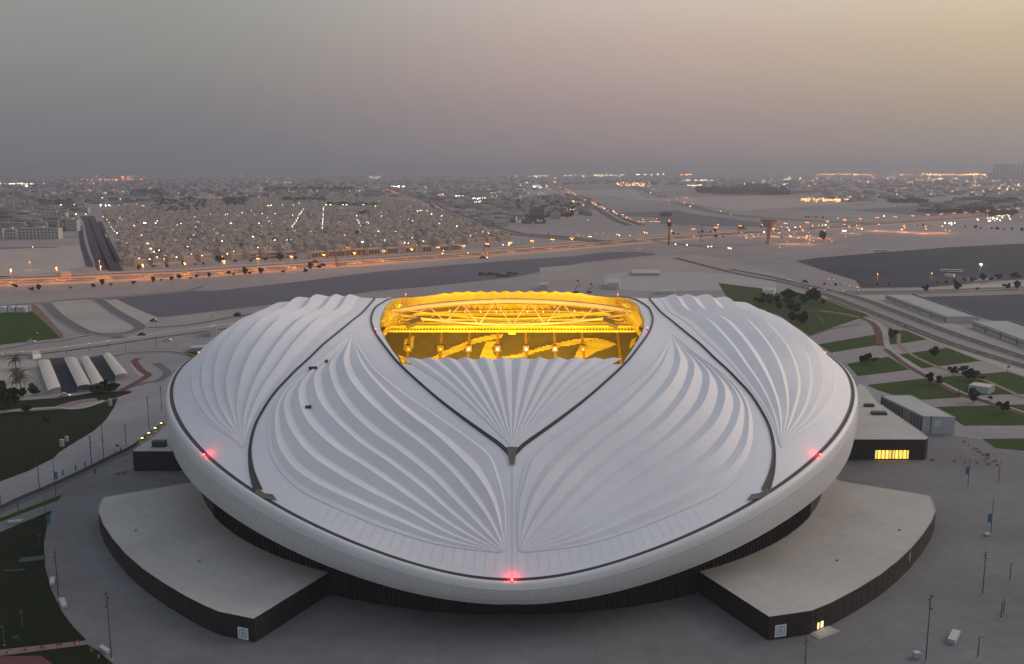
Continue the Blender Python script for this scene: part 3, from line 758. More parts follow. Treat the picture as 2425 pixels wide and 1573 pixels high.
# plaza round the stadium
flat('plaza', gl([(-700, 1250), (-60, 1190), (180, 1015), (270, 935), (330, 880), (420, 800), (520, 765), (900, 700), (1500, 700), (1850, 770), (1990, 860), (2100, 930), (2300, 985), (2480, 1060), (2900, 1250), (3300, 2400), (-1300, 2400)]), 0.0, M_PLAZA)
M_PLAZA2 = mat('shaded_plaza_paving', (.168, .168, .175), .85, noise=(.022, .26))  # stadium shade and edge falloff put into the front paving's colour
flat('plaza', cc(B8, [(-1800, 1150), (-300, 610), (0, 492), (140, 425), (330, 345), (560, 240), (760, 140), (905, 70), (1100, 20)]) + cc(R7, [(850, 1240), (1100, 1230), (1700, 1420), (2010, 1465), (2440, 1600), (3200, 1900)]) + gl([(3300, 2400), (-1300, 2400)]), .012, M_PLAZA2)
# expansion joints of the paving
PJ = mat('paving_joint', (.15, .145, .145), .9)
for a, b in (((1190, 1573), (1090, 1640)), ((1050, 1470), (1030, 1640)), ((1400, 1470), (1430, 1640)), ((1700, 1480), (2100, 1640)), ((2270, 1360), (1990, 1573)), ((2200, 1240), (2330, 1270)), ((2140, 1370), (2330, 1430)), ((1850, 1560), (2420, 1530)), ((120, 1330), (260, 1300)), ((300, 1540), (430, 1490))):
    pa, pb = G(a[0], a[1]), G(b[0], b[1]); d = Vector((pb[0] - pa[0], pb[1] - pa[1], 0)).normalized(); n = Vector((-d.y, d.x, 0)) * .13
    mb = MB(); mb.face([(pa[0] + n.x, pa[1] + n.y, .02), (pa[0] - n.x, pa[1] - n.y, .02), (pb[0] - n.x, pb[1] - n.y, .02), (pb[0] + n.x, pb[1] + n.y, .02)]); struct(mb.build('paving_joint', PJ))
# left lawns
def lawn(pts, m=None, z=.10):
    mb = MB(); mb.prism(pts, -.05, z); return struct(mb.build('lawn', m or M_LAWN))
def off(p, q): return p
lawn(cc(L5, [(-700, 1230), (80, 1140), (520, 1112), (760, 1102), (900, 1062), (1070, 1008), (1040, 1090), (960, 1210), (850, 1310), (700, 1400), (540, 1500)]) + cc(B8, [(370, 130), (200, 215), (0, 290), (-500, 480)]), M_LAWN2)
lawn(cc(L5, [(-600, 990), (0, 985), (160, 1035), (560, 1005), (700, 985), (850, 960), (1195, 945), (1190, 962), (1070, 1000), (905, 1050), (885, 1015), (700, 1030), (550, 1068), (500, 1085), (140, 1105), (-600, 1160)]), M_LAWN2)
lawn(cc(B8, [(355, 490), (0, 640), (-500, 830), (-600, 1580), (0, 1445), (560, 1385), (590, 1378), (500, 1285), (420, 1180), (350, 1030), (310, 880), (300, 720), (320, 600)]), M_LAWN2)
lawn(cc(B8, [(432, 378), (395, 422), (0, 568), (-500, 750), (-500, 715), (0, 545), (330, 418)]))
lawn(cc(B8, [(-400, 1540), (0, 1490), (600, 1412), (680, 1460), (775, 1545), (800, 1700), (-400, 1700)]), M_LAWN2)
flat('footpath', cc(B8, [(-400, 1600), (0, 1495), (280, 1490), (360, 1544), (420, 1700), (-400, 1700)]), .16, M_MAROON)
flat('footpath', cc(B8, [(-400, 1530), (0, 1448), (560, 1387), (595, 1382), (600, 1408), (0, 1486), (-400, 1570)]), .05, mat('pink_paving', (.20, .155, .15), .9))
path(cc(L5, [(60, 1136), (300, 1112), (520, 1098), (640, 1108), (760, 1098), (880, 1060), (940, 1030)]), 2.6, .17, M_PAVE2, 'footpath')
o, P, nn = path(cc(L5, [(560, 1092), (640, 1060), (760, 1035), (880, 1022)]), 5.5, .19, mat('patterned_paving', (.20, .17, .19), .9, noise=(.3, .4)), 'footpath')
path(cc(L5, [(1255, 648), (1225, 680), (1290, 760), (1345, 805), (1200, 890), (1060, 975)]), 4.2, .08, M_MAROON, 'footpath')
path(cc(L5, [(1195, 690), (1250, 770), (1290, 810)]), 3, .07, M_PAVE2, 'footpath')
lawn(cc(L5, [(-700, 235), (0, 237), (290, 222), (400, 320), (560, 462), (0, 525), (-700, 590)]))
lawn(cc(L5, [(1655, 592), (1890, 580), (1960, 560), (1900, 640), (1810, 650), (1760, 650)]))
flat('bare_soil', cc(L5, [(290, 150), (330, 165), (430, 270), (570, 430), (575, 462), (540, 455), (400, 318), (292, 220)]), .12, M_SOIL)
# right park
for p in ([(-400, 40), (0, 90), (140, 130), (510, 170), (620, 190), (985, 330), (870, 365), (430, 518), (300, 430), (150, 330), (-300, 200)],
          [(510, 598), (1035, 508), (1048, 603), (630, 672)], [(1142, 488), (1222, 470), (1310, 475), (1495, 553), (1262, 588), (1140, 600)],
          [(770, 775), (1150, 712), (1335, 828), (870, 887)], [(1250, 690), (1680, 630), (1985, 748), (1455, 815)],
          [(955, 968), (1480, 908), (1805, 1078), (1430, 1102), (1180, 1054), (1040, 1010)], [(1590, 902), (2230, 846), (2390, 898), (2700, 960), (2700, 1060), (2380, 1047), (1845, 1062)],
          [(1568, 1168), (2380, 1145), (2750, 1140), (2800, 1350), (2380, 1333), (1835, 1337)], [(2005, 1458), (2380, 1455), (2900, 1470), (3000, 1700), (2420, 1570), (2120, 1540)]):
    lawn(cc(R7, p))
path(cc(R7, [(400, 290), (600, 305), (870, 352), (1000, 395), (1060, 480), (1082, 612)]), 6.5, .14, M_MAROON, 'footpath')
path(cc(R7, [(960, 362), (1060, 410), (1115, 490), (1135, 600), (1180, 660), (1320, 760), (1480, 860), (1570, 915)]), 4.0, .15, M_PAVE2, 'footpath')
path(cc(R7, [(1120, 640), (1300, 778), (1480, 882), (1600, 950), (1800, 1055), (2000, 1112), (2380, 1240), (2700, 1340)]), 3.6, .17, M_MAROON, 'footpath')
path(cc(R7, [(1570, 915), (1640, 950), (1830, 1040), (2020, 1098), (2400, 1222)]), 2.2, .19, M_PAVE2, 'footpath')
path(cc(R7, [(960, 345), (1130, 420), (1235, 500), (1245, 590), (1340, 680), (1560, 790), (1760, 850), (1900, 890), (2050, 935), (2380, 1085)]), 2.6, .16, M_BROWNP, 'footpath')
path(cc(R7, [(520, 290), (700, 315), (880, 350)]), 1.6, .19, M_PAVE2, 'footpath')
path(cc(R7, [(560, 180), (760, 260), (990, 335)]), 2.2, .13, M_BROWNP, 'footpath')
path(cc(R7, [(500, 330), (545, 375), (560, 405)]), 2.0, .14, M_MAROON, 'footpath')
# big parking lots
LOT = sp([(253, 709.5), (443, 689), (508, 689), (620, 677), (699, 668), (868, 647), (886, 644), (1095, 626), (1220, 616), (1356, 607), (1434, 597), (1499, 596), (1551, 600), (1551, 604), (1382, 621), (1220, 657), (990, 681), (886, 689), (824, 699), (620, 724), (406, 749), (375, 751)])
flat('parking_lot', LOT, .03, mat('lot_asphalt', (.105, .106, .135), .9, noise=(.006, .16)))
flat('parking_lot', cc(F4, [(300, 1030), (520, 1000), (1100, 950), (1700, 905), (2380, 870), (3200, 830), (3200, 1130), (2380, 1195), (1900, 1232), (1500, 1268), (900, 1275), (845, 1205), (600, 1130)]), .03, M_DARK)
flat('parking_lot', cc(R7, [(1400, 168), (2380, 143), (3200, 120), (3200, 760), (2380, 470), (1860, 312)]), .03, mat('blue_grey_asphalt', (.056, .066, .088), .9, noise=(.01, .2)))
flat('parking_lot', cc(F3, [(1300, 590), (1560, 590), (2000, 640), (2380, 690), (2380, 720), (1900, 715), (1400, 690)]), .05, M_ASPH)
flat('parking_lot', cc(L5, [(450, 650), (580, 640), (640, 740), (700, 895), (700, 962), (560, 972), (548, 900)]), .04, M_DARK)
flat('parking_lot', cc(L5, [(805, 642), (930, 618), (990, 720), (1045, 800), (1050, 860), (955, 872)]), .04, M_DARK)
flat('parking_lot', cc(L5, [(700, 962), (700, 895), (955, 872), (1050, 860), (1045, 910), (880, 950)]), .035, M_ASPH)
flat('courtyard', cc(L5, [(-300, 690), (230, 650), (320, 680), (400, 985), (230, 1020), (120, 1010), (-300, 900)]), .03, M_PAVE2)
flat('embankment', cc(L5, [(430, 155), (540, 130), (800, 112), (880, 150), (1010, 250), (1215, 360), (1190, 395), (1040, 415), (880, 418), (740, 380), (560, 250)]), .06, mat('pale_concrete', (.33, .315, .30), .9, noise=(.02, .15)))
flat('embankment', cc(L5, [(960, 125), (1060, 110), (1200, 180), (1420, 275), (1450, 310), (1290, 340)]), .05, M_SANDL)
flat('embankment', cc(F1, [(0, 930), (740, 880), (760, 1080), (540, 1130), (0, 1180), (-500, 1210), (-500, 940)]), .05, M_SANDL)
flat('sandy_plain', cc(F3, [(300, 1090), (900, 1040), (1400, 990), (1750, 975), (2000, 1010), (2380, 1130), (2700, 1230), (2500, 1290), (1900, 1300), (1000, 1250), (300, 1230)]), .04, mat('plain_sand', (.31, .275, .265), .95, noise=(.012, .14)))
# concrete yard with a painted grid behind the stadium
flat('concrete_yard', cc(F3, [(880, 1170), (1150, 1110), (2050, 1150), (2450, 1190), (2450, 1290), (1300, 1310), (900, 1290)]), .08, mat('yard_concrete', (.34, .325, .325), .9, noise=(.02, .1)))
# roads: right hand boulevard, two carriageways
road(cc(R7, [(-800, -190), (-300, -60), (60, 10), (300, 60), (560, 140), (800, 232), (1200, 392), (1700, 588), (2380, 800), (3000, 980)]), 12, .10)
road(cc(R7, [(-300, -85), (50, -20), (300, 40), (600, 105), (900, 185), (1250, 318), (1700, 490), (2380, 722), (3000, 920)]), 12, .12)
road(cc(R7, [(480, 128), (700, 120), (1100, 122), (1600, 108), (2380, 78), (3200, 40)]), 8, .14)
road(cc(R7, [(820, 138), (1200, 138), (1700, 124), (2380, 98), (3200, 62)]), 7, .16)
flat('verge', cc(R7, [(800, 100), (1300, 96), (1900, 60), (2380, 40), (3200, 10), (3200, 32), (2380, 68), (1600, 98), (900, 110)]), .06, M_SANDL)
flat('verge', cc(R7, [(840, 250), (1010, 290), (1400, 440), (1800, 600), (2380, 790), (2600, 870), (2600, 960), (2240, 840), (1500, 555), (1000, 335)]), .05, M_SANDL)
flat('verge', cc(R7, [(850, 150), (1100, 145), (1500, 320), (1800, 430), (2380, 640), (2380, 690), (1800, 500), (1300, 305)]), .045, M_PAVE2)
path(cc(R7, [(420, 525), (640, 455), (880, 418)]), 3.0, .09, M_ASPH, 'road')
# roads on the left
road(cc(L5, [(-600, 700), (0, 636), (400, 606), (1000, 528), (1400, 468), (1900, 400), (2380, 335), (2600, 300)]), 8, .10)
road(cc(L5, [(-600, 665), (0, 600), (300, 582), (900, 508), (1300, 442), (1900, 360), (2450, 290)]), 7, .12, m=M_PAVE2, lines=False)
road(cc(L5, [(-600, 610), (0, 566), (300, 520), (600, 484), (820, 440), (900, 432)]), 8, .12, m=M_ASPH)
road(cc(L5, [(-600, 215), (0, 172), (400, 142), (560, 122), (800, 106), (970, 100), (1300, 74), (1700, 34), (1850, -8)]), 8, .14, m=M_ASPH, lines=False)
road(cc(L5, [(420, 150), (530, 265), (740, 392), (890, 432), (1020, 440), (1100, 470)]), 9, .16, m=M_ASPH, lines=False)
road(cc(L5, [(890, 112), (1040, 220), (1262, 352), (1215, 402), (1090, 428), (900, 436)]), 9, .18, m=M_ASPH, lines=False)
road(cc(L5, [(1050, 625), (1200, 600), (1550, 590), (1750, 640), (1850, 690)]), 5, .08, m=M_ASPH, lines=False)
path(cc(L5, [(1420, 690), (1520, 780), (1440, 850), (1330, 870), (1100, 930)]), 5, .05, M_ASPH, 'road')
path(cc(L5, [(1290, 372), (1700, 345), (2100, 275), (2500, 205)]), 5, .06, M_ASPH, 'road')
# highway, lit by sodium lamps
HW = [(-250, 681), (0, 668), (156, 662), (313, 655), (469, 648), (620, 637), (808, 624), (991, 611), (1220, 594), (1330, 585), (1460, 574), (1539, 568), (1669, 557), (1805, 548), (1948, 539), (2065, 530), (2196, 522), (2425, 503), (2700, 480)]
HWP = sp(HW); HS = spline(HWP, 220); hd = np.gradient(HS, axis=0); hd /= np.linalg.norm(hd, axis=1, keepdims=True); hn = np.stack([-hd[:, 1], hd[:, 0]], 1)
mb = MB(); mb.grid([[(x, y, .05) for x, y in HS + hn * s] for s in (62, -50)]); struct(mb.build('verge', mat('roadside_sand', (.40, .32, .26), .95, noise=(.015, .14))))
for a, b, zz in ((0, 17, .3), (-20, 14, .32)):
    Pq = HS + hn * (a + 2); mb = MB(); mb.grid([[(x, y, zz) for x, y in Pq + hn * (s * b / 2)] for s in (1, -1)]); o = struct(mb.build('highway', M_ROAD))
    for q in (-b / 2 + 1, b / 2 - 1, 0): strip(Pq, hn, q, .5, zz + .12, M_LINE, 'road_marking', o)
mb = MB(); mb.grid([[(x, y, .3) for x, y in HS + hn * s] for s in (40, 33)]); struct(mb.build('service_road', M_ROAD))
for pts, w in (([(870, 436), (894, 441), (950, 456), (1010, 474), (1043, 495), (1100, 516), (1160, 538), (1232, 556), (1300, 562), (1440, 573)], 40), ([(1305, 432), (1325, 440), (1380, 470), (1420, 492), (1470, 521), (1505, 534)], 46), ([(1460, 428), (1473, 433), (1550, 460), (1620, 483), (1695, 503), (1820, 517), (1930, 524), (2065, 530)], 40),
             ([(1200, 552), (1330, 560), (1420, 572)], 14), ([(1500, 568), (1600, 577), (1700, 588)], 10)):
    path(sp(pts), w, .22, M_ROAD, 'road'); path(sp(pts), w * .16, .40, M_SANDL, 'median')
for pts, w in (([(196, 512), (208, 530), (219, 570), (236, 615), (246, 640)], 15), ([(214, 512), (230, 545), (247, 585), (262, 620), (276, 642)], 17), ([(236, 525), (262, 585), (280, 622)], 9), ([(190, 535), (196, 580), (214, 632)], 8)):
    path(sp(pts), w, .2, M_DARK, 'road')
for pts, w in (([(0, 562), (190, 562)], 18), ([(0, 588), (135, 586)], 20)):
    path(sp(pts), w, .15, M_ASPH, 'road')
# dark tracts and belts far away
for k, (pts, m) in enumerate((
    ([(2010, 498), (2425, 470), (2425, 496), (2200, 512)], M_ASPH), ([(1650, 452), (1700, 443), (1830, 450), (1990, 452), (1850, 462), (1700, 462)], M_DARK),
    ([(300, 478), (560, 470), (600, 480), (420, 490)], M_DARK), ([(2160, 488), (2350, 470), (2425, 478), (2425, 490)], M_DARK), ([(1700, 520), (1480, 512), (1440, 505), (1600, 498)], M_ASPH),
    ([(1100, 455), (1500, 448), (1530, 470), (1380, 462)], M_SANDL), ([(1450, 470), (1800, 465), (2050, 480), (1750, 500), (1600, 478)], M_SANDL))):
    flat('open_land', sp(pts), .12 + .03 * k, m)
# ---------------------------------------------------------------- annexes: dark walled halls with flat roofs tucked under the shell
M_ROOF = mat('annex_roof', (.44, .425, .40), .9, noise=(.045, .15), bump=(1.2, .03))
M_ROOFEDGE = mat('roof_edge', (.42, .40, .37), .8)
M_DOORL = mat('lit_glass_door', (.9, .75, .4), .3, emit=((1, .72, .30), 1.7))
M_DOORY = mat('yellow_lit_door', (.9, .65, .2), .3, emit=((1, .66, .12), 1.0))
M_PALE = mat('pale_cladding', (.42, .45, .47), .6, noise=(.15, .07))
M_WHITE = mat('white_board', (.72, .74, .75), .6)
M_TEAL = mat('teal_print', (.10, .30, .36), .6)
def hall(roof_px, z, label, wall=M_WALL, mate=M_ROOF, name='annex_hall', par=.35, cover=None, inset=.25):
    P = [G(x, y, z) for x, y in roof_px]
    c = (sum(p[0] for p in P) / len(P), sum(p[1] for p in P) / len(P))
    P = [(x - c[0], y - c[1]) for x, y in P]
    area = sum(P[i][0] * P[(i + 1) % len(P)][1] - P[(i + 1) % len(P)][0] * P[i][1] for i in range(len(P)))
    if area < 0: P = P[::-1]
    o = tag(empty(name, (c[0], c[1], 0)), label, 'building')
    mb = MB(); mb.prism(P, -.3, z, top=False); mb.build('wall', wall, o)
    mb = MB(); n = len(P)
    Q = []
    for i in range(n):
        a, b, d = Vector(P[i - 1]), Vector(P[i]), Vector(P[(i + 1) % n])
        e1 = (b - a).normalized(); e2 = (d - b).normalized(); nn = Vector((-(e1.y + e2.y), e1.x + e2.x)); nn = nn.normalized() if nn.length > 1e-4 else Vector((-e1.y, e1.x)); Q.append(tuple(b + nn * inset))
    mb.flat(Q, z - .12); r = mb.build('roof', mate, o)
    mb = MB()
    for i in range(n):
        j = (i + 1) % n
        mb.face([(*P[i], z), (*P[j], z), (*Q[j], z), (*Q[i], z)]); mb.face([(*Q[i], z), (*Q[j], z), (*Q[j], z - .14), (*Q[i], z - .14)])
    mb.build('parapet', M_ROOFEDGE, r)
    return o, P, c, z
def on_wall(hall_o, i_a, i_b, f, zz, w, h, m, name, proud=.12, lab=None, par=None):
    """a panel set on the wall between two outline corners given as image points"""
    o, P, c, z = hall_o
    a = Vector((G(*i_a, z)[0] - c[0], G(*i_a, z)[1] - c[1])); b = Vector((G(*i_b, z)[0] - c[0], G(*i_b, z)[1] - c[1]))
    d = (b - a).normalized(); n = Vector((d.y, -d.x)); mid = a + (b - a) * f
    if n.y > 0: n = -n
    q = MB(); M = Matrix(((d.x, n.x, 0, mid.x), (d.y, n.y, 0, mid.y), (0, 0, 1, zz), (0, 0, 0, 1)))
    q.box(-w / 2, w / 2, 0, proud, -h / 2, h / 2, M)
    p = q.build(name, m, par or o); return p
def emblem(hall_o, a, b, f, zz, s):
    p = on_wall(hall_o, a, b, f, zz, s, s, M_WHITE, 'emblem_board', .12)
    t = s * .62; q = s * .05
    for (dx, dz, w, h) in ((0, t / 2, t, q), (0, -t / 2, t, q), (-t / 2, 0, q, t), (t / 2, 0, q, t), (-t * .2, -t * .06, q, t * .55), (t * .2, -t * .06, q, t * .55), (0, t * .22, t * .4, q), (0, -t * .1, q, t * .4), (0, t * .62, t * .3, q)):
        e = on_wall(hall_o, a, b, f, zz, s, s, M_TEAL, 'emblem_line', .18); 
        me = e.data; o, P, c, z = hall_o
        A = Vector((G(*a, z)[0], G(*a, z)[1])); B = Vector((G(*b, z)[0], G(*b, z)[1])); d = (B - A).normalized(); n = Vector((d.y, -d.x)); n = -n if n.y > 0 else n
        mid = A + (B - A) * f - Vector(c); M = Matrix(((d.x, n.x, 0, mid.x), (d.y, n.y, 0, mid.y), (0, 0, 1, zz), (0, 0, 0, 1)))
        nb = MB(); nb.box(dx - w / 2, dx + w / 2, .12, .17, dz - h / 2, dz + h / 2, M); e.data = nb.mesh('emblem_line', M_TEAL); e.parent = p
b8 = lambda x, y: (B8[0] + x * B8[2], B8[1] + y * B8[2]); r6 = lambda x, y: (R6[0] + x * R6[2], R6[1] + y * R6[2]); r7 = lambda x, y: (R7[0] + x * R7[2], R7[1] + y * R7[2])
d2 = lambda x, y: (x * DS, y * DS)
HZ = 6.6
Lc = b8(1740, 1232)
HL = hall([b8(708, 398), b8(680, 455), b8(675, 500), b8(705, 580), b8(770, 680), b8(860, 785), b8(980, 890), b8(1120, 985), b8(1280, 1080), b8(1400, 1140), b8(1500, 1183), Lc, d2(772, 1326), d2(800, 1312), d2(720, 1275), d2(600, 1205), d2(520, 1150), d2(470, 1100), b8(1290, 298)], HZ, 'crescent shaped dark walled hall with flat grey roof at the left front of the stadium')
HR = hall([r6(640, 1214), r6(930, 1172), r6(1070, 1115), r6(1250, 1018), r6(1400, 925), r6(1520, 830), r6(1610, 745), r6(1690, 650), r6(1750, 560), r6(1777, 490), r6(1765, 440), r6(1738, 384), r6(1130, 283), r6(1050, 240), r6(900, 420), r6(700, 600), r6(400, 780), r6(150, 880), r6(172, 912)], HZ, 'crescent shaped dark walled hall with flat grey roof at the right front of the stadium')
HSL = hall([d2(308, 1049), d2(412, 1049), d2(440, 1040), d2(440, 960), d2(400, 975), d2(350, 1020), d2(312, 1043)], 8.3, 'small dark block with grey roof at the left rear flank of the stadium')
HSR = hall([r7(780, 1462), r7(1488, 1462), r7(1510, 1450), r7(1500, 1432), r7(1440, 1385), r7(1050, 1120), r7(935, 970), r7(880, 955), r7(800, 1100)], 8.8, 'dark walled hall with wide pale roof at the right rear flank of the stadium')
# wall panels joints: upright seams on the dark walls
def seams(H, m=mat('wall_seam', (.045, .038, .036), .6), step=4.0):
    o, P, c, z = H; n = len(P); mb = MB()
    for i in range(n):
        a, b = Vector(P[i]), Vector(P[(i + 1) % n]); L = (b - a).length; d = (b - a) / max(L, 1e-6); nn = Vector((d.y, -d.x)); s = step / 2
        while s < L:
            p = a + d * s; M = Matrix(((d.x, nn.x, 0, p.x), (d.y, nn.y, 0, p.y), (0, 0, 1, 0), (0, 0, 0, 1))); mb.box(-.04, .04, 0, .06, 0, z - .1, M); s += step
    stuff(mb.build('wall_seams', m, o))
for H in (HL, HR, HSL, HSR): seams(H)
def roof_joints(H, ang, step, m=mat('roof_joint', (.375, .362, .34), .9)):
    o, P, c, z = H; mb = MB(); d = np.array([math.cos(ang), math.sin(ang)]); nv = np.array([-d[1], d[0]]); pa = np.array(P); lo, hi = (pa @ nv).min(), (pa @ nv).max(); q = lo + step * .6
    while q < hi - 1:
        xs = []
        for i in range(len(P)):
            a, b = pa[i], pa[(i + 1) % len(P)]; fa, fb = a @ nv - q, b @ nv - q
            if fa * fb < 0: xs.append(float((a + (b - a) * fa / (fa - fb)) @ d))
        xs.sort()
        for a, b in zip(xs[::2], xs[1::2]):
            if b - a > 2: p, r = d * (a + .6) + nv * q, d * (b - .6) + nv * q; w = nv * .07; mb.face([(*(p - w), z - .10), (*(r - w), z - .10), (*(r + w), z - .10), (*(p + w), z - .10)])
        q += step
    stuff(mb.build('roof_joints', m, o))
roof_joints(HL, -.62, 5.5); roof_joints(HR, .62, 5.5); roof_joints(HSR, .5, 6)
for H, pts in ((HL, ((-20, 8), (8, -16))), (HR, ((20, 8), (-8, -16)))):
    for i, (dx, dy) in enumerate(pts):
        mb = MB(); mb.tube([(dx, dy, H[3] - .12), (dx, dy, H[3] + .22)], [.45, .35], 8); mb.build('roof_drain', mat('drain_grey', (.20, .20, .19), .7), H[0])
a, b = b8(1500, 1183), Lc
emblem(HL, a, b, .68, 1.9, 3.2)
on_wall(HL, b8(1280, 1080), a, .55, 2.6, 4.4, 3.0, mat('dark_panel', (.035, .03, .03), .4), 'shutter_frame')
on_wall(HL, b8(1280, 1080), a, .55, 2.6, 4.0, 2.6, M_WALL, 'shutter', .16)
emblem(HR, r6(640, 1214), r6(930, 1172), .28, 2.3, 3.3)
on_wall(HR, r6(930, 1172), r6(1070, 1115), .5, 4.7, 5.2, 1.7, mat('dark_panel2', (.055, .045, .042), .4), 'sign_frame')
on_wall(HR, r6(930, 1172), r6(1070, 1115), .5, 4.7, 4.8, 1.3, M_WALL, 'sign_face', .17)
for f, w in ((.36, .6), (.54, .95)): on_wall(HR, r6(930, 1172), r6(1070, 1115), f, 1.5, w, 1.7, M_DOORL, 'lit_door')
on_wall(HR, r6(1520, 830), r6(1610, 745), .9, 4.2, 1.0, 2.6, mat('warm_panel', (.42, .30, .20), .6), 'wall_panel')
for k, f in enumerate((.835, .865, .90, .93)): pass
for x0, x1 in ((1378, 1395), (1402, 1418), (1430, 1447), (1455, 1473), (1496, 1513), (1520, 1538), (1552, 1568), (1574, 1591)):
    f0 = (x0 - 1245) / (1720 - 1245); f1 = (x1 - 1245) / (1720 - 1245)
    A, B = r6(1245, 6), r6(1720, 4); o, P, c, z = HSR
    p = on_wall(HSR, r7(870, 1462), r7(1488, 1462), ((x0 + x1) / 2 * R6[2] + 1600 - r7(870, 0)[0]) / (r7(1488, 0)[0] - r7(870, 0)[0]), 2.3, 2.0, 3.6, M_DOORY, 'lit_door', .1)
    on_wall(HSR, r7(870, 1462), r7(1488, 1462), ((x0 + x1) / 2 * R6[2] + 1600 - r7(870, 0)[0]) / (r7(1488, 0)[0] - r7(870, 0)[0]), 2.3, .2, 3.6, M_WALL, 'door_mullion', .16, par=p)
on_wall(HSR, r7(870, 1462), r7(1488, 1462), .10, 4.2, 7.5, 5.2, mat('dark_panel3', (.04, .036, .034), .4), 'shutter_frame')
on_wall(HSR, r7(870, 1462), r7(1488, 1462), .10, 4.2, 7.0, 4.7, M_WALL, 'shutter', .18)
# steps and slab before the lit door
x, y = G(*r6(1010, 1322)); t = tag(empty('entrance_step', (x, y, 0), R(32)), 'pale stone step slab before the lit door of the right front hall', 'step')
for k in range(2):
    mb = MB(); mb.box(-4 + k * .7, 4 - k * .7, -2 + k * .4, 2, .02 + k * .16, .18 + k * .16); mb.build('step', M_KERB, t)
# roof plant on the rear halls
def vents(x, y, z, label, w, h):
    t = tag(empty('roof_vent', (x, y, z)), label, 'roof vent'); mb = MB(); mb.box(-w / 2, w / 2, -w * .3, w * .3, 0, .5); mb.build('base', M_FIT, t)
    for k in range(4):
        mb = MB(); mb.box(-w / 2 + k * w / 4 + .1, -w / 2 + (k + 1) * w / 4 - .1, -w * .25, w * .25, .5, .5 + h); mb.build('vent_box', mat('vent_grey', (.07, .07, .07), .6), t)
for i, (px, py, w) in enumerate((((970, 1160, 4.5)), (1060, 1230, 6.5))):
    x, y = G(*r7(px, py), 8.8); vents(x, y, 8.68, ('shorter', 'longer')[i] + ' dark ventilation unit on the pale roof of the right rear hall', w, .8)
x, y = G(*L5[:2], 0); x, y = G(L5[0] + 1450 * L5[2], L5[1] + 1445 * L5[2], 8.3); vents(x, y, 8.18, 'dark ventilation unit on the grey roof of the small left rear block', 5.5, 2.0)

# white store building at the right rear hall
def box_building(name, corners, z0, z1, label, wall, roof, cat='building'):
    c = (sum(p[0] for p in corners) / len(corners), sum(p[1] for p in corners) / len(corners)); P = [(x - c[0], y - c[1]) for x, y in corners]
    if sum(P[i][0] * P[(i + 1) % len(P)][1] - P[(i + 1) % len(P)][0] * P[i][1] for i in range(len(P))) < 0: P = P[::-1]
    o = tag(empty(name, (c[0], c[1], z0)), label, cat); mb = MB(); mb.prism(P, -.1, z1 - z0, top=False); mb.build('wall', wall, o)
    mb = MB(); mb.flat([(x * .985, y * .985) for x, y in P], z1 - z0 - .25); r = mb.build('roof', roof, o)
    mb = MB()
    for i in range(len(P)):
        a, b = P[i], P[(i + 1) % len(P)]
        mb.face([(*a, z1 - z0), (*b, z1 - z0), (b[0] * .985, b[1] * .985, z1 - z0), (a[0] * .985, a[1] * .985, z1 - z0)]); mb.face([(a[0] * .985, a[1] * .985, z1 - z0), (b[0] * .985, b[1] * .985, z1 - z0), (b[0] * .985, b[1] * .985, z1 - z0 - .3), (a[0] * .985, a[1] * .985, z1 - z0 - .3)])
    mb.build('parapet', wall, r); return o, P, c
fa, fb = G(*r7(1452, 1408)), G(*r7(1745, 1418)); Zw = 8.3
ba = G(*r7(1080, 1062), Zw); bb = G(*r7(1352, 1056), Zw)
o, P, c = box_building('store_building', [fa, fb, bb, ba], 0, Zw, 'pale grey blue clad store building behind the right rear hall', M_PALE, mat('store_roof', (.40, .40, .40), .8, noise=(.05, .08)))
fo = Vector(fa) - Vector(c); d = (Vector(fb) - Vector(fa)).normalized(); n = Vector((d.y, -d.x))
M = Matrix(((d.x, n.x, 0, fo.x), (d.y, n.y, 0, fo.y), (0, 0, 1, 0), (0, 0, 0, 1)))
L = (Vector(fb) - Vector(fa)).length
mb = MB(); mb.box(L * .38, L * .55, 0, .12, 3.6, 6.2, M); bo = mb.build('emblem_board', M_WHITE, o)
for q in ((.42, .51, 4.3, 4.5), (.42, .51, 5.4, 5.6), (.42, .43, 4.3, 5.6), (.50, .51, 4.3, 5.6)):
    mb = MB(); mb.box(L * q[0], L * q[1], .12, .18, q[2], q[3], M); mb.build('emblem_line', M_TEAL, bo)
for k in range(1, 7):
    mb = MB(); mb.box(L * k / 7 - .05, L * k / 7 + .05, 0, .05, .1, 8.0, M); mb.build('cladding_rib', mat('rib_grey', (.34, .37, .39), .6), o)
d = (Vector(ba) - Vector(fa)).normalized(); n = Vector((-d.y, d.x)); LL = (Vector(ba) - Vector(fa)).length
M = Matrix(((d.x, n.x, 0, fo.x), (d.y, n.y, 0, fo.y), (0, 0, 1, 0), (0, 0, 0, 1)))
for k in range(14):
    mb = MB(); mb.box(LL * (k + .12) / 14, LL * (k + .88) / 14, .02, .15, .3, 7.4, M); mb.build('wall_panel', mat('dark_bay', (.15, .155, .16), .5) if k not in (4, 5) else mat('beige_bay', (.30, .25, .2), .6), o)
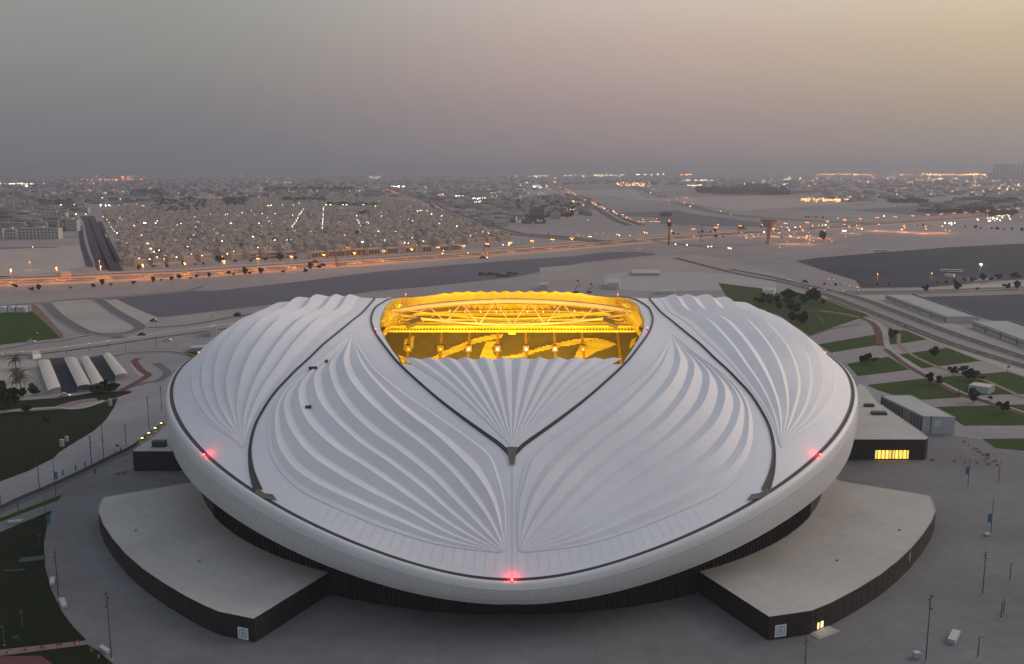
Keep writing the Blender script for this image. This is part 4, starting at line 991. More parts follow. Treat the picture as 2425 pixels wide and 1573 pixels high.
# small grey cabin on the lawn
ca, cb, cd = G(*r7(1872, 1030)), G(*r7(2058, 1055)), G(*r7(2112, 1025))
ce = (ca[0] + cd[0] - cb[0], ca[1] + cd[1] - cb[1])
o, P, c = box_building('cabin', [ca, cb, cd, ce], 0, 4.0, 'small round cornered grey cabin alone on the right hand lawn', M_PALE, mat('cabin_roof', (.5, .46, .41), .8))
for i in range(4):
    a, b = Vector(P[i]), Vector(P[(i + 1) % 4]); d = (b - a).normalized(); n = Vector((d.y, -d.x)); L = (b - a).length; M = Matrix(((d.x, n.x, 0, a.x), (d.y, n.y, 0, a.y), (0, 0, 1, 0), (0, 0, 0, 1)))
    for k in range(1, 8):
        mb = MB(); mb.box(L * k / 8 - .08, L * k / 8 + .08, 0, .08, .1, 3.7, M); mb.build('cladding_rib', MATS['rib_grey'], o)
# long low blocks beside the boulevard
def long_block(p0, p1, depth, z, label, nwin):
    a, b = Vector(G(*p0)), Vector(G(*p1)); d = (b - a).normalized(); n = Vector((-d.y, d.x))
    if n.x < 0: n = -n
    o, P, c = box_building('long_block', [tuple(a), tuple(b), tuple(b + n * depth), tuple(a + n * depth)], 0, z, label, mat('block_wall', (.42, .43, .42), .7, noise=(.08, .08)), mat('block_roof', (.36, .37, .36), .85, noise=(.05, .12)))
    L = (b - a).length; fo = a - Vector(c); M = Matrix(((d.x, -n.x, 0, fo.x), (d.y, -n.y, 0, fo.y), (0, 0, 1, 0), (0, 0, 0, 1)))
    for k in range(nwin):
        x = L * (k + .5) / nwin
        if k % 6 == 5:
            mb = MB(); mb.box(x - 1, x + 1, 0, .2, .1, z * .78, M); mb.build('door', mat('dark_window', (.05, .055, .06), .35), o); continue
        mb = MB(); mb.box(x - L / nwin * .27, x + L / nwin * .27, 0, .15, z * .36, z * .66, M); w = mb.build('window', mat('dark_window', (.05, .055, .06), .35), o)
        mb = MB(); mb.box(x - L / nwin * .33, x + L / nwin * .33, 0, .35, z * .66, z * .70, M); mb.build('window_hood', MATS['block_wall'], w)
    mb = MB(); mb.box(0, L, -depth * .97, -depth * .93, z, z + .7, M); mb.build('rear_upstand', mat('dark_upstand', (.10, .12, .13), .6), o)
long_block(r7(1118, 192), r7(1672, 402), 26, 5.2, 'long pale block with a row of small dark windows, farther from us along the boulevard', 30)
long_block(r7(1908, 445), r7(2600, 712), 30, 5.4, 'long pale block with a row of dark windows, nearer to us along the boulevard', 28)

# ---------------------------------------------------------------- lamp posts of the plaza
M_POLE = mat('lamp_pole', (.10, .10, .115), .5, metal=.3)
M_HEAD = mat('lamp_head', (.06, .06, .07), .5)
def make_pole(kind):
    t = empty('lamp_post')
    mb = MB(); mb.tube([(0, 0, 0), (0, 0, .8), (0, 0, 12)], [.20, .17, .10], 7); mb.build('pole', M_POLE, t)
    mb = MB(); mb.tube([(0, 0, 0), (0, 0, .25)], [.38, .34], 8); mb.build('base', M_KERB, t)
    if kind == 0:
        for k, z in enumerate((11.8, 11.1, 10.4, 9.6)):
            a = k * 2.1; mb = MB(); mb.box(-.14, .65, -.17, .17, -.10, .12, Matrix.Translation((0, 0, z)) @ Matrix.Rotation(a, 4, 'Z') @ Matrix.Rotation(.35, 4, 'Y')); mb.build('lamp_head', M_HEAD, t)
    else:
        mb = MB(); mb.box(-.2, 1.1, -.2, .2, -.08, .1, Matrix.Translation((0, 0, 12))); mb.build('lamp_head', M_HEAD, t)
    return t
POLES = [(0,) + p for p in ((r6(1708, 1522), r6(1742, 1062)), (r6(2095, 1066), r6(2118, 768)), (r6(883, 1560), r6(890, 1355)), (b8(766, 1512), b8(728, 1045)), (b8(402, 1085), b8(372, 762)), (b8(630, 192), b8(618, 20)), (b8(714, 160), b8(704, -10)),
         (b8(272, 350), b8(258, 140)), (b8(130, 532), b8(124, 412)), (r7(1883, 1330), r7(1880, 1205)), (r7(1528, 1412), r7(1524, 1255)), (r7(1790, 1035), r7(1788, 945)), (r7(1722, 775), r7(1720, 690)), (r7(1085, 850), r7(1082, 760)), (r7(680, 640), r7(678, 570)))] + \
        [(0, (L5[0] + a * L5[2], L5[1] + b * L5[2]), (L5[0] + c * L5[2], L5[1] + d * L5[2])) for a, b, c, d in ((1358, 1300, 1338, 1000), (940, 1505, 922, 1190), (1148, 1440, 1138, 1250), (1472, 1130, 1466, 900), (828, 1535, 822, 1350), (1145, 600, 1142, 530), (1425, 560, 1420, 430))] + \
        [(1,) + p for p in ((r6(2205, 305), r6(2220, 160)), (r6(2282, 966), r6(2290, 845)), (r6(2064, 1490), r6(2082, 1350)), (r6(2222, 1225), r6(2232, 1115)), (r6(2240, 1185), r6(2250, 1088)), (b8(30, 1415), b8(22, 1285)), (b8(155, 1290), b8(145, 1180)), (b8(268, 735), b8(262, 660)), (b8(8, 470), b8(0, 395)), (b8(585, 215), b8(588, 175)))]
PROTO = {0: None, 1: None}
def pole_h(bx, tx, hmax=40):
    x, y = G(*bx); lo, hi = 1, hmax
    for _ in range(30):
        z = (lo + hi) / 2; d = np.array([x, y, z - CAM_H]); f = d[1] * math.cos(PITCH) - d[2] * math.sin(PITCH); up = d[1] * math.sin(PITCH) + d[2] * math.cos(PITCH)
        if PX_H / 2 - FPX * up / f > tx[1]: lo = z
        else: hi = z
    return x, y, z
WHERE = ['tallest lamp post on the plaza right of the right front hall', 'lamp post on the plaza beside the rounded end of the right front hall', 'lamp post at the front edge of the plaza below the right front hall', 'tall lamp post on the plaza before the left front hall', 'lamp post at the curved edge of the dark lawn left of the left front hall',
         'lamp post on the pale walk just left of the small dark block', 'lamp post near the small dark block', 'lamp post on the pale walk between lawn and low wall', 'lamp post beside the low wall over the grass strip', 'lamp post on the lawn right of the store building', 'lamp post before the store building', 'lamp post on the lawn left of the small grey cabin', 'lamp post on the lawn next to the boulevard', 'lamp post on the second lawn strip right of the stadium', 'lamp post on the first lawn strip right of the stadium',
         'tallest lamp post on the left plaza beside the shell', 'tall lamp post on the curved edge of the left lawn', 'lamp post on the left plaza between lawn and low wall', 'lamp post on the left plaza nearest the shell', 'lamp post on the left walk below the lawn tip', 'lamp post by the road behind the carports', 'lamp post by the green corner left of the shell',
         'short lamp post with one arm near the red barriers', 'single arm lamp post in the middle of the right plaza edge', 'single arm lamp post beside the white bench block', 'lower single arm lamp post of the close pair on the right plaza', 'upper single arm lamp post of the close pair on the right plaza', 'pale single arm lamp post on the dark lawn at the left edge', 'single arm lamp post in the middle of the dark lawn', 'single arm lamp post on the dark lawn near the curved kerb', 'single arm lamp post at the far left of the low wall', 'short lamp post on the low wall']
for i, (kd, bx, tx) in enumerate(POLES):
    x, y, h = pole_h(bx, tx)
    if PROTO[kd] is None: PROTO[kd] = make_pole(kd); o = PROTO[kd]; o.location = (x, y, 0)
    else: o = copy_tree(PROTO[kd], (x, y, 0), rz=i * 1.3)
    o.scale = (1, 1, h / 12.0) if h < 30 else (1, 1, 1.5)
    tag(o, WHERE[i], 'lamp post', 'lamp posts of the plaza')
M_BLUE = mat('blue_banner', (.02, .17, .33), .6, noise=(.8, .15))
for i, (bx, tx, b0, b1, lab) in enumerate(((r6(2150, 660), r6(2170, 395), r6(2142, 570), r6(2145, 512), 'blue banner on a tall post beside the rounded end of the right front hall'), (r6(1996, 322), r6(2012, 130), r6(1993, 240), r6(1995, 192), 'blue banner on a post nearer the right rear hall'),
        (b8(384, 405), b8(372, 130), b8(396, 274), b8(396, 225), 'blue banner on a post before the low wall left of the stadium'), (b8(322, 600), b8(322, 400), b8(344, 580), b8(344, 525), 'blue banner on a post at the tip of the grass strip'), (b8(795, 115), b8(792, 70), b8(797, 52), b8(797, 38), 'small blue sign by the small dark block'),
        (r6(2114, 165), r6(2114, 90), r6(2117, 120), r6(2117, 98), 'small blue banner among the red barriers'), (r7(1285, 470), r7(1285, 425), r7(1285, 442), r7(1285, 426), 'small blue road sign beside the boulevard above the lawns'), (r7(2226, 845), r7(2228, 790), r7(2228, 810), r7(2228, 792), 'small blue road sign at the right end of the lawns'),
        (b8(128, 1390), b8(125, 1350), b8(126, 1388), b8(126, 1352), 'small pale blue sign on the dark lawn'))):
    x, y, h = pole_h(bx, tx); _, _, z0 = pole_h(bx, b0); _, _, z1 = pole_h(bx, b1)
    t = tag(empty('banner_post', (x, y, 0)), lab, 'banner', 'blue banner posts')
    mb = MB(); mb.tube([(0, 0, 0), (0, 0, h)], [.16, .09], 6); mb.build('pole', M_POLE, t)
    w = max(1.0, (z1 - z0) * .42); sx = -1 if b0[0] < bx[0] else 1
    mb = MB(); mb.box(.12 * sx, sx * (.12 + w * (1.5 if z1 - z0 < 2 else 1)), -.04, .04, z0, z1); mb.build('banner', M_BLUE, t)
    mb = MB(); mb.box(0, sx * (.2 + w), -.06, .06, z1, z1 + .08); mb.build('banner_arm', M_POLE, t)
# ---------------------------------------------------------------- trees, palms, shrubs
M_LEAF = [mat('leaf_dark_green', (.028, .052, .018), .8, noise=(.8, .3)), mat('leaf_olive', (.05, .064, .026), .8, noise=(.8, .3)), mat('leaf_dry_green', (.044, .05, .03), .8, noise=(.8, .3))]
M_TRUNK = mat('bark', (.09, .065, .045), .9, noise=(2, .2))
def crown_mesh(rng, rx, rz, zc, n, leaf, m, lobes=7):
    cs = [(Vector((rng.gauss(0, .42) * rx, rng.gauss(0, .42) * rx, zc + rng.uniform(-.55, .7) * rz)), rng.uniform(.32, .6)) for _ in range(lobes)]
    mb = MB()
    for _ in range(n):
        c, r = rng.choice(cs)
        d = Vector((rng.gauss(0, 1), rng.gauss(0, 1), rng.gauss(0, 1))).normalized() * (rng.random() ** .4)
        p = c + Vector((d.x * rx * r, d.y * rx * r, d.z * rz * r * 1.1)); a = Vector((rng.gauss(0, 1), rng.gauss(0, 1), rng.gauss(0, .6))).normalized(); b = a.orthogonal().normalized(); s = leaf * rng.uniform(.6, 1.35)
        mb.face([p + a * s, p + b * s * .6, p - a * s, p - b * s * .6])
    return mb.mesh('crown', m)
def make_tree(seed, h, rx, rz, leaf, n, m, name='tree'):
    rng = random.Random(seed); t = empty(name)
    mb = MB(); mb.tube([(0, 0, 0), (.05 * h * .1, 0, h * .3), (.1, .05, h * .62)], [h * .028, h * .022, h * .012], 6)
    for k in range(4):
        a = k * 1.7 + seed; mb.tube([(.05, 0, h * .32), (math.cos(a) * rx * .35, math.sin(a) * rx * .35, h * .6)], [h * .013, h * .005], 5)
    mb.build('trunk', M_TRUNK, t); link('crown', crown_mesh(rng, rx, rz, h * .62, n, leaf, m), t); return t
TREES = [make_tree(3, 6.5, 2.9, 2.6, .50, 1150, M_LEAF[0]), make_tree(11, 5.0, 2.2, 1.9, .42, 850, M_LEAF[1]), make_tree(23, 4.0, 2.0, 1.4, .40, 600, M_LEAF[2], 'tree')]
used = set(); trng = random.Random(5)
def place_tree(k, px, py, s, label, group):
    x, y = G(px, py); src = TREES[k]
    if k in used: o = copy_tree(src, (x, y, 0), trng.uniform(0, 6))
    else: o = src; used.add(k); o.location = (x, y, 0)
    o.scale = (s * trng.uniform(.9, 1.15), s * trng.uniform(.9, 1.15), s); tag(o, label, 'tree', group); return o
def c2(c, x, y): return c[0] + x * c[2], c[1] + y * c[2]
for i, (x, y, s) in enumerate(((30, 215, 1.5), (75, 245, 1.2), (130, 235, 1.0), (-20, 240, 1.3), (215, 190, 1.2), (250, 200, 1.35), (300, 190, 1.25), (460, 205, 1.5), (490, 212, 1.25), (440, 190, 1.0), (380, 235, 1.2), (240, 250, 1.1), (300, 325, 1.6), (265, 300, 1.1), (370, 425, 1.35), (345, 380, 1.0), (270, 400, 1.1), (150, 290, .9), (550, 240, .9))):
    place_tree(0 if i % 3 else 1, *c2(R7, x, y), s * 1.15, 'dark green grove tree on the lawn behind the right lobe', 'trees of the grove right of the stadium')
for i, (x, y, s) in enumerate(((900, 772, .75), (945, 768, .95), (1010, 775, 1.1), (965, 745, .7), (1180, 550, 1.5), (1205, 530, 1.2), (1570, 715, 1.0), (1735, 880, 1.1), (1815, 868, 1.3), (1880, 925, 1.0), (1925, 925, 1.2), (1990, 935, .9), (1520, 960, 1.0), (1605, 970, 1.1), (1785, 1078, .6), (1920, 1130, 1.1), (2195, 1220, 1.2), (2070, 1110, .7))):
    place_tree((0, 1, 2)[i % 3], *c2(R7, x, y), s, 'small bushy tree by the right lawn paths', 'bushy trees along the paths of the right hand lawns')
for i, (x, y, s) in enumerate(((10, 1090, 1.9), (55, 1120, 1.9), (110, 1110, 1.6), (-40, 1080, 1.8), (300, 980, .9), (325, 985, .9), (205, 1010, .8), (950, 915, .9), (240, 1150, .7), (420, 1240, .8))):
    place_tree(i % 2, *c2(L5, x, y), s, 'bushy tree on the left lawns by the carports', 'bushy trees around the carports')
for i in range(16):
    place_tree(i % 3, *c2(L5, 840 + i * 14, 968 - i * 2 + (i % 3) * 9), .62, 'hedge bush below the carports', 'hedge bushes below the carports')
# verge trees along the highway and boulevard
for i, (c, x, y, s) in enumerate([(F1, a, b, q) for a, b, q in ((145, 1285, 1.6), (290, 1305, 1), (350, 1300, 1.1), (645, 1290, 1), (850, 1275, 1.1), (930, 1255, 1.2), (1010, 1262, 1.1), (1215, 1248, 1.1), (1395, 1228, 1.1), (1465, 1216, .8), (1560, 1215, 1.2), (1628, 1198, 1), (1735, 1200, 1), (1790, 1186, 1), (1900, 1182, 1), (2080, 1165, 1.7), (2125, 1165, 1), (2230, 1160, 1.6), (2270, 1158, 1.2), (2370, 1150, 1.2), (1265, 1115, 1.2), (1395, 1100, 1.4), (1520, 1095, 1.2), (1675, 1080, 1.2), (1775, 1075, 1), (1850, 1070, 1), (1990, 1055, 1.8), (2140, 1050, 1.5), (2280, 1045, 1))] +
    [(F2, a, b, q) for a, b, q in ((70, 1145, 1.2), (270, 1145, 1.3), (475, 1140, 1.3), (245, 1030, 1.8), (385, 1025, 1.5), (110, 1035, 1.3), (520, 1110, 1.6), (640, 1095, 1.8), (600, 1105, 1.3))] +
    [(F3, a, b, q) for a, b, q in ((1515, 795, 1), (1560, 793, 1), (1745, 780, 1), (1780, 778, 1), (1815, 778, 1), (1850, 776, 1), (1895, 770, 1.2), (2310, 735, 1.4), (2350, 730, 1.4), (1900, 825, 1.2), (1970, 822, 1.2), (2110, 750, 1.2), (2130, 750, 1.2), (2170, 752, 1.2))] +
    [(F4, a, b, q) for a, b, q in ((395, 640, 1.2), (425, 640, 1), (460, 642, 1), (490, 642, 1.2), (550, 648, 1), (180, 830, 1.6), (555, 850, 3.0), (540, 835, 2.6), (1340, 712, 1), (1410, 716, 1), (1465, 718, 1), (1520, 722, 1), (1845, 730, 1.2), (1940, 740, 1.4), (1985, 742, 1.3), (2085, 748, 1.3), (2135, 752, 1.2), (2195, 755, 1.3), (2270, 755, 1.5), (2360, 765, 1.4), (1590, 1240, .9), (1670, 1238, .9), (1750, 1235, .9), (1840, 1228, 1.6), (1910, 1225, 1.4), (2005, 1215, 1.5), (2080, 1218, 1.4), (2150, 1210, 1.8), (2290, 1195, 1.3), (2330, 1195, 1.5), (1485, 1312, 1.6), (1765, 1305, 1.6), (1955, 1300, 1), (2225, 1290, 1.5), (2310, 1288, 1.5), (1150, 1255, .8), (1045, 1258, .8), (665, 1260, .6), (710, 1256, .6), (565, 1250, .7))]):
    place_tree((2, 1, 0)[i % 3], *c2(c, x, y), s * .85, 'dark shrub tree on ' + ('the highway verge beyond the grey lot' if c in (F1, F2) else ('the verge by the far junction' if c == F3 else ('the verge between the two dark lots' if y > 1100 else 'a road verge right of the water tower'))), 'verge trees ' + ('of the highway' if c in (F1, F2) else ('of the junction' if c == F3 else ('between the dark lots' if y > 1100 else 'right of the water tower'))))
# date palms
M_FROND = mat('palm_frond', (.050, .060, .026), .7, noise=(.6, .25)); M_PTRUNK = mat('palm_trunk', (.115, .085, .06), .9, noise=(2, .25))
def frond_mesh():
    mb = MB(); L = 4.6; n = 12
    pts = [Vector((L * t, 0, 1.5 * math.sin(t * 2.1) - 2.6 * t ** 2.4)) for t in np.linspace(0, 1, n)]
    mb.tube(pts, list(np.linspace(.07, .015, n)), 4)
    for k in range(1, n):
        w = 1.0 * math.sin(math.pi * (k / n) ** .6) + .12
        for s in (-1, 1):
            for q in (0, .5):
                p = pts[k - 1].lerp(pts[k], q); mb.face([p, p + Vector((.18, s * w * .5, -.12)), p + Vector((.55, s * w, -.5)), p + Vector((.28, s * w * .4, -.16))])
    return mb.mesh('frond', M_FROND)
fm = frond_mesh(); prng = random.Random(9)
for i, (bx, cy, sc, lab) in enumerate((((145, 748), 640, 1.0, 'tallest date palm, farthest of the three left of the carports'), ((152, 868), 760, .9, 'middle date palm of the three left of the carports'), ((190, 945), 800, 1.15, 'date palm nearest to us left of the carports'))):
    x, y, h = pole_h(c2(L5, *bx), c2(L5, bx[0], cy + 20)); h = min(h, 15)
    t = tag(empty('date_palm', (x, y, 0)), lab, 'palm tree', 'date palms by the carports')
    mb = MB(); mb.tube([(0, 0, 0), (.1, 0, h * .5), (0, .1, h)], [.34, .27, .24], 8); mb.build('trunk', M_PTRUNK, t)
    for k in range(22):
        f = link('frond', fm, t); f.location = (0, .1, h); f.rotation_euler = (prng.uniform(-.2, .2), -(.75 - 1.35 * (k % 3) / 2) * .9 + prng.uniform(-.15, .15), k * 2.4); f.scale = (sc * 1.3,) * 3
    mb = MB(); mb.tube([(0, 0, .02), (0, 0, .3)], [2.6, 2.6], 20); p = tag(mb.build('planter_ring', M_SOIL, None, loc=(x, y, 0)), 'round planting bed under the ' + lab.split(',')[0].split(' of')[0] + ' by the carports', 'planting bed')

# ---------------------------------------------------------------- carports, tanks, gate house on the left
M_TENT = mat('cream_tent_fabric', (.47, .44, .41), .7, noise=(.25, .08))
def carport(q, n, label):
    z = 3.6; A, B, C, D = [Vector(G(*c2(L5, *p), z)) for p in q]      # far left, far right, near right, near left
    o = tag(empty('carport', (*((A + C) / 2), 0)), label, 'carport', 'fabric carports'); c = (A + C) / 2
    for k in range(n):
        a0, a1 = A.lerp(D, k / n) - c, A.lerp(D, (k + 1) / n) - c; b0, b1 = B.lerp(C, k / n) - c, B.lerp(C, (k + 1) / n) - c; rows = []
        for v in np.linspace(0, 1, 7):
            r = []
            for u in np.linspace(0, 1, 7):
                p = a0.lerp(b0, u).lerp(a1.lerp(b1, u), v); r.append((p.x, p.y, z + 1.5 * (1 - abs(2 * v - 1) ** 1.3) * (1 - .35 * abs(2 * u - 1)) - .5 * abs(2 * u - 1) ** 3))
            rows.append(r)
        mb = MB(); mb.grid(rows); mb.build('canopy_bay', M_TENT, o, True)
        for p in (a0.lerp(b0, .12), a0.lerp(b0, .88)):
            mb = MB(); mb.tube([(p.x, p.y, 0), (p.x, p.y, z)], .10, 5); mb.build('post', M_POLE, o)
carport([(340, 672), (450, 662), (550, 902), (432, 935)], 9, 'fabric carport at the left end beside the palms')
carport([(580, 645), (690, 642), (822, 880), (702, 896)], 9, 'left one of the two touching fabric carports')
carport([(722, 632), (802, 630), (948, 860), (836, 880)], 9, 'right one of the two touching fabric carports')
carport([(930, 612), (1000, 602), (1158, 780), (1046, 796)], 9, 'fabric carport at the right end across the dark lane')
M_TANK = mat('tank_white', (.55, .60, .63), .5, noise=(.4, .06))
for i, (x, r) in enumerate(((38, 3.1), (118, 2.6), (178, 2.6), (230, 2.6))):
    wx, wy = G(*c2(L5, x, 228)); t = tag(empty('storage_tank', (wx, wy, 0)), ('broadest white storage tank, left of the row above the left lawn', 'second white storage tank in the row above the left lawn', 'third white storage tank in the row above the left lawn', 'white storage tank at the right end of the row above the left lawn')[i], 'tank', 'white storage tanks')
    mb = MB(); mb.tube([(0, 0, 0), (0, 0, 4.6)], [r, r], 24); mb.build('shell', M_TANK, t, False)
    mb = MB(); mb.tube([(0, 0, 4.6), (0, 0, 5.2), (0, 0, 5.5)], [r, r * .6, .2], 24); mb.build('dome', M_TANK, t, True)
    mb = MB(); mb.box(r, r + .25, -.4, .4, 0, 5); mb.build('ladder', M_POLE, t)
def shed(q, z, label, m=M_PALE, name='shed', roof=None):
    P = [G(*p) for p in q]; return box_building(name, P, 0, z, label, m, roof or mat('shed_roof', (.42, .40, .37), .85, noise=(.1, .1)))
def near_fold(c, x0, y0, x1, y1, dx, dy): return [c2(c, x0, y0), c2(c, x1, y1), c2(c, x1 + dx, y1 + dy), c2(c, x0 + dx, y0 + dy)]
shed(near_fold(L5, -200, 985, 42, 965, -20, -110), 5.5, 'pale house cut by the left picture edge below the palms', mat('pale_render', (.40, .38, .35), .8))
shed(near_fold(L5, 1725, 592, 1880, 580, 20, -30), 2.6, 'grey blue container with a white symbol left of the stadium', mat('container_grey', (.20, .25, .28), .6))
shed(near_fold(L5, 300, 655, 372, 640, -5, -30), 2.6, 'small white gate house beside the left road', M_WHITE)
shed(near_fold(L5, 1910, 455, 1965, 445, 10, -35), 7, 'grey block tower just left of the shell', mat('block_grey', (.27, .26, .25), .8))
shed(near_fold(F3, 920, 1290, 1020, 1290, 10, -45), 7, 'pale block with a dark slot on the concrete yard behind the stadium', M_PALE)
shed(near_fold(F3, 300, 1290, 375, 1290, 5, -25), 5, 'grey cabin on the sand just behind the opening', M_PALE)
shed(near_fold(F3, 1370, 1335, 1520, 1330, 10, -20), 3, 'low flat shed behind the neck of the right lobe', M_PALE)
shed(near_fold(R7, -10 + 340 - 330, 190 - 40, 110, 170 - 20, 10, -22), 5, 'white cabin among the trees behind the right lobe', M_WHITE)
shed(near_fold(F3, 1135, 1165, 1385, 1165, 10, -40), 3.2, 'long low pale shed on the yard behind the stadium', mat('shed_pale', (.38, .36, .35), .8))
shed(near_fold(F1, 555, 1172, 645, 1170, 4, -20), 4, 'small sandy block on the verge of the highway', mat('sand_block', (.42, .33, .26), .85))
# low wall with lamps left of the stadium
WALLP = spline([G(*b8(-200, 575)), G(*b8(0, 492)), G(*b8(140, 425)), G(*b8(330, 345)), G(*b8(560, 240)), G(*b8(760, 140)), G(*b8(905, 70)), G(*b8(1000, 0)), G(*c2(L5, 1500, 1245))], 80)
d = np.gradient(WALLP, axis=0); d /= np.linalg.norm(d, axis=1, keepdims=True); nn = np.stack([-d[:, 1], d[:, 0]], 1); mb = MB()
mb.grid([[(x, y, z) for x, y in WALLP + nn * o] for o, z in ((.9, 0), (.9, 1.5), (.5, 1.55), (.5, .3), (-2.2, .12), (-2.2, 0))]); w = tag(mb.build('low_wall', mat('wall_concrete', (.13, .13, .14), .85, noise=(.2, .15))), 'long low dark wall curving from the left edge to the stadium', 'wall')
M_WARM = mat('warm_lamp', (.9, .7, .3), .4, emit=((1, .68, .22), 4))
for k in range(4):
    q = WALLP[(61, 66, 71, 76)[k]]; mb = MB(); mb.box(-.45, .45, -.18, .18, 0, .28); t = tag(mb.build('wall_light', M_WARM, None, loc=(q[0], q[1], 1.62)), 'yellow light on top of the low wall left of the stadium', 'light', 'yellow lights on the low wall'); point_light('wall_light_lamp', (q[0] + .3, q[1] - .6, 2.6), 120, (1, .68, .25), .3)
# bollards and small fittings along the wall
for i, (x, y) in enumerate(((830, 92), (585, 195), (520, 212), (432, 245), (655, 240))):
    wx, wy = G(*b8(x, y)); t = tag(empty('bollard', (wx, wy, 0)), 'dark bollard along the low wall left of the stadium', 'bollard', 'bollards along the low wall')
    mb = MB(); mb.tube([(0, 0, 0), (0, 0, 1.9)], [.3, .25], 8); mb.build('post', M_POLE, t); mb = MB(); mb.tube([(0, 0, 1.9), (0, 0, 2.2)], [.34, .2], 8); mb.build('cap', M_HEAD, t)
# white benches / planters on the plaza
def bench(px, py, L, w, h, rz, label):
    x, y = G(px, py); t = tag(empty('bench_block', (x, y, 0), rz), label, 'bench', None)
    mb = MB(); mb.box(-L / 2, L / 2, -w / 2, w / 2, .12, h); mb.build('seat', mat('slab_grey', (.07, .08, .08), .8) if 'plate' in label or 'slab' in label else mat('bench_white', (.40, .41, .42), .6), t)
    for s in (-1, 1):
        mb = MB(); mb.box(s * L * .3 - .15, s * L * .3 + .15, -w * .35, w * .35, 0, .12); mb.build('foot', M_FIT, t)
bench(*r6(1900, 1368), 6.5, 1.9, 1.3, .95, 'white slanted bench block on the right plaza')
bench(*b8(360, 988), 5, 1.3, 1.0, -1.15, 'upper white bench block on the curved edge of the dark lawn'); bench(*b8(434, 1138), 6, 1.4, 1.0, -1.0, 'lower white bench block on the curved edge of the dark lawn')
bench(*b8(718, 1455), 4, 1.1, .9, -.7, 'white bench block at the bottom left corner of the plaza'); bench(*b8(105, 577), 4.5, 1.5, 1.0, .35, 'white box with a dark slot on the pale walk')
bench(*c2(L5, 1003, 1080), 1.6, 1.2, 3.6, .2, 'upright white box on the tip of the left lawn'); bench(*c2(L5, 565, 1450), 1.6, 1.4, 3.2, .2, 'taller of the two upright white boxes on the left lawn'); bench(*c2(L5, 608, 1405), 1.4, 1.2, 2.4, .2, 'smaller of the two upright white boxes on the left lawn')
bench(*b8(220, 830), 7, 3.6, .5, .3, 'grey metal cover plates on the dark lawn'); bench(*b8(122, 905), 4, 1, .4, .25, 'longer pale slab on the dark lawn'); bench(*b8(58, 908), 3.2, .8, .4, .2, 'shorter pale slab on the dark lawn')
bench(*r6(2130, 660), 1.8, 1.5, .8, .1, 'white footing by the banner post on the right plaza'); bench(*r6(1645, 1495), 1.6, 1.4, 1.6, .1, 'small white box at the bottom of the right plaza')
# red and white barriers
M_REDB = mat('red_plastic', (.30, .045, .04), .6); M_WB = mat('white_plastic', (.7, .68, .66), .6)
def barrier_proto():
    t = empty('traffic_barrier'); mb = MB(); mb.box(-.9, .9, -.25, .25, 0, .45); mb.box(-.8, .8, -.15, .15, .45, 1.0); mb.build('body', M_REDB, t)
    mb = MB(); mb.box(-.3, .3, -.27, .27, .1, .40); mb.build('white_band', M_WB, t); return t
BP = None
pts = [r6(x, y) for x, y in ((1972, 22), (2005, 45), (2038, 66), (2070, 90), (2100, 112), (2133, 137), (2165, 160), (2197, 180), (1755, 145), (1905, 155), (1980, 160), (2060, 167), (2137, 174), (2185, 155), (2060, 70), (2090, 95))] + [b8(x, y) for x, y in ((818, 238), (868, 232), (800, 246), (845, 240), (60, 1462), (175, 1447), (290, 1437), (408, 1420), (525, 1403), (675, 1502), (628, 1460))] + [c2(L5, x, y) for x, y in ((1990, 213), (2105, 198), (2060, 205))]
for i, p in enumerate(pts):
    x, y = G(*p)
    if BP is None: BP = barrier_proto(); o = BP; o.location = (x, y, 0)
    else: o = copy_tree(BP, (x, y, 0), rz=i * .7)
    o.scale = (.72,) * 3
    gname = ('red and white barrier on the right plaza beyond the banners', 'barriers on the right plaza') if i < 16 else (('red and white barrier by the small dark block', 'barriers by the small dark block') if i < 20 else (('red and white barrier on the dark lawn path', 'barriers on the dark lawn path') if i < 27 else ('red and white barrier at the edge of the grey lot', 'barriers at the grey lot')))
    tag(o, gname[0], 'barrier', gname[1])
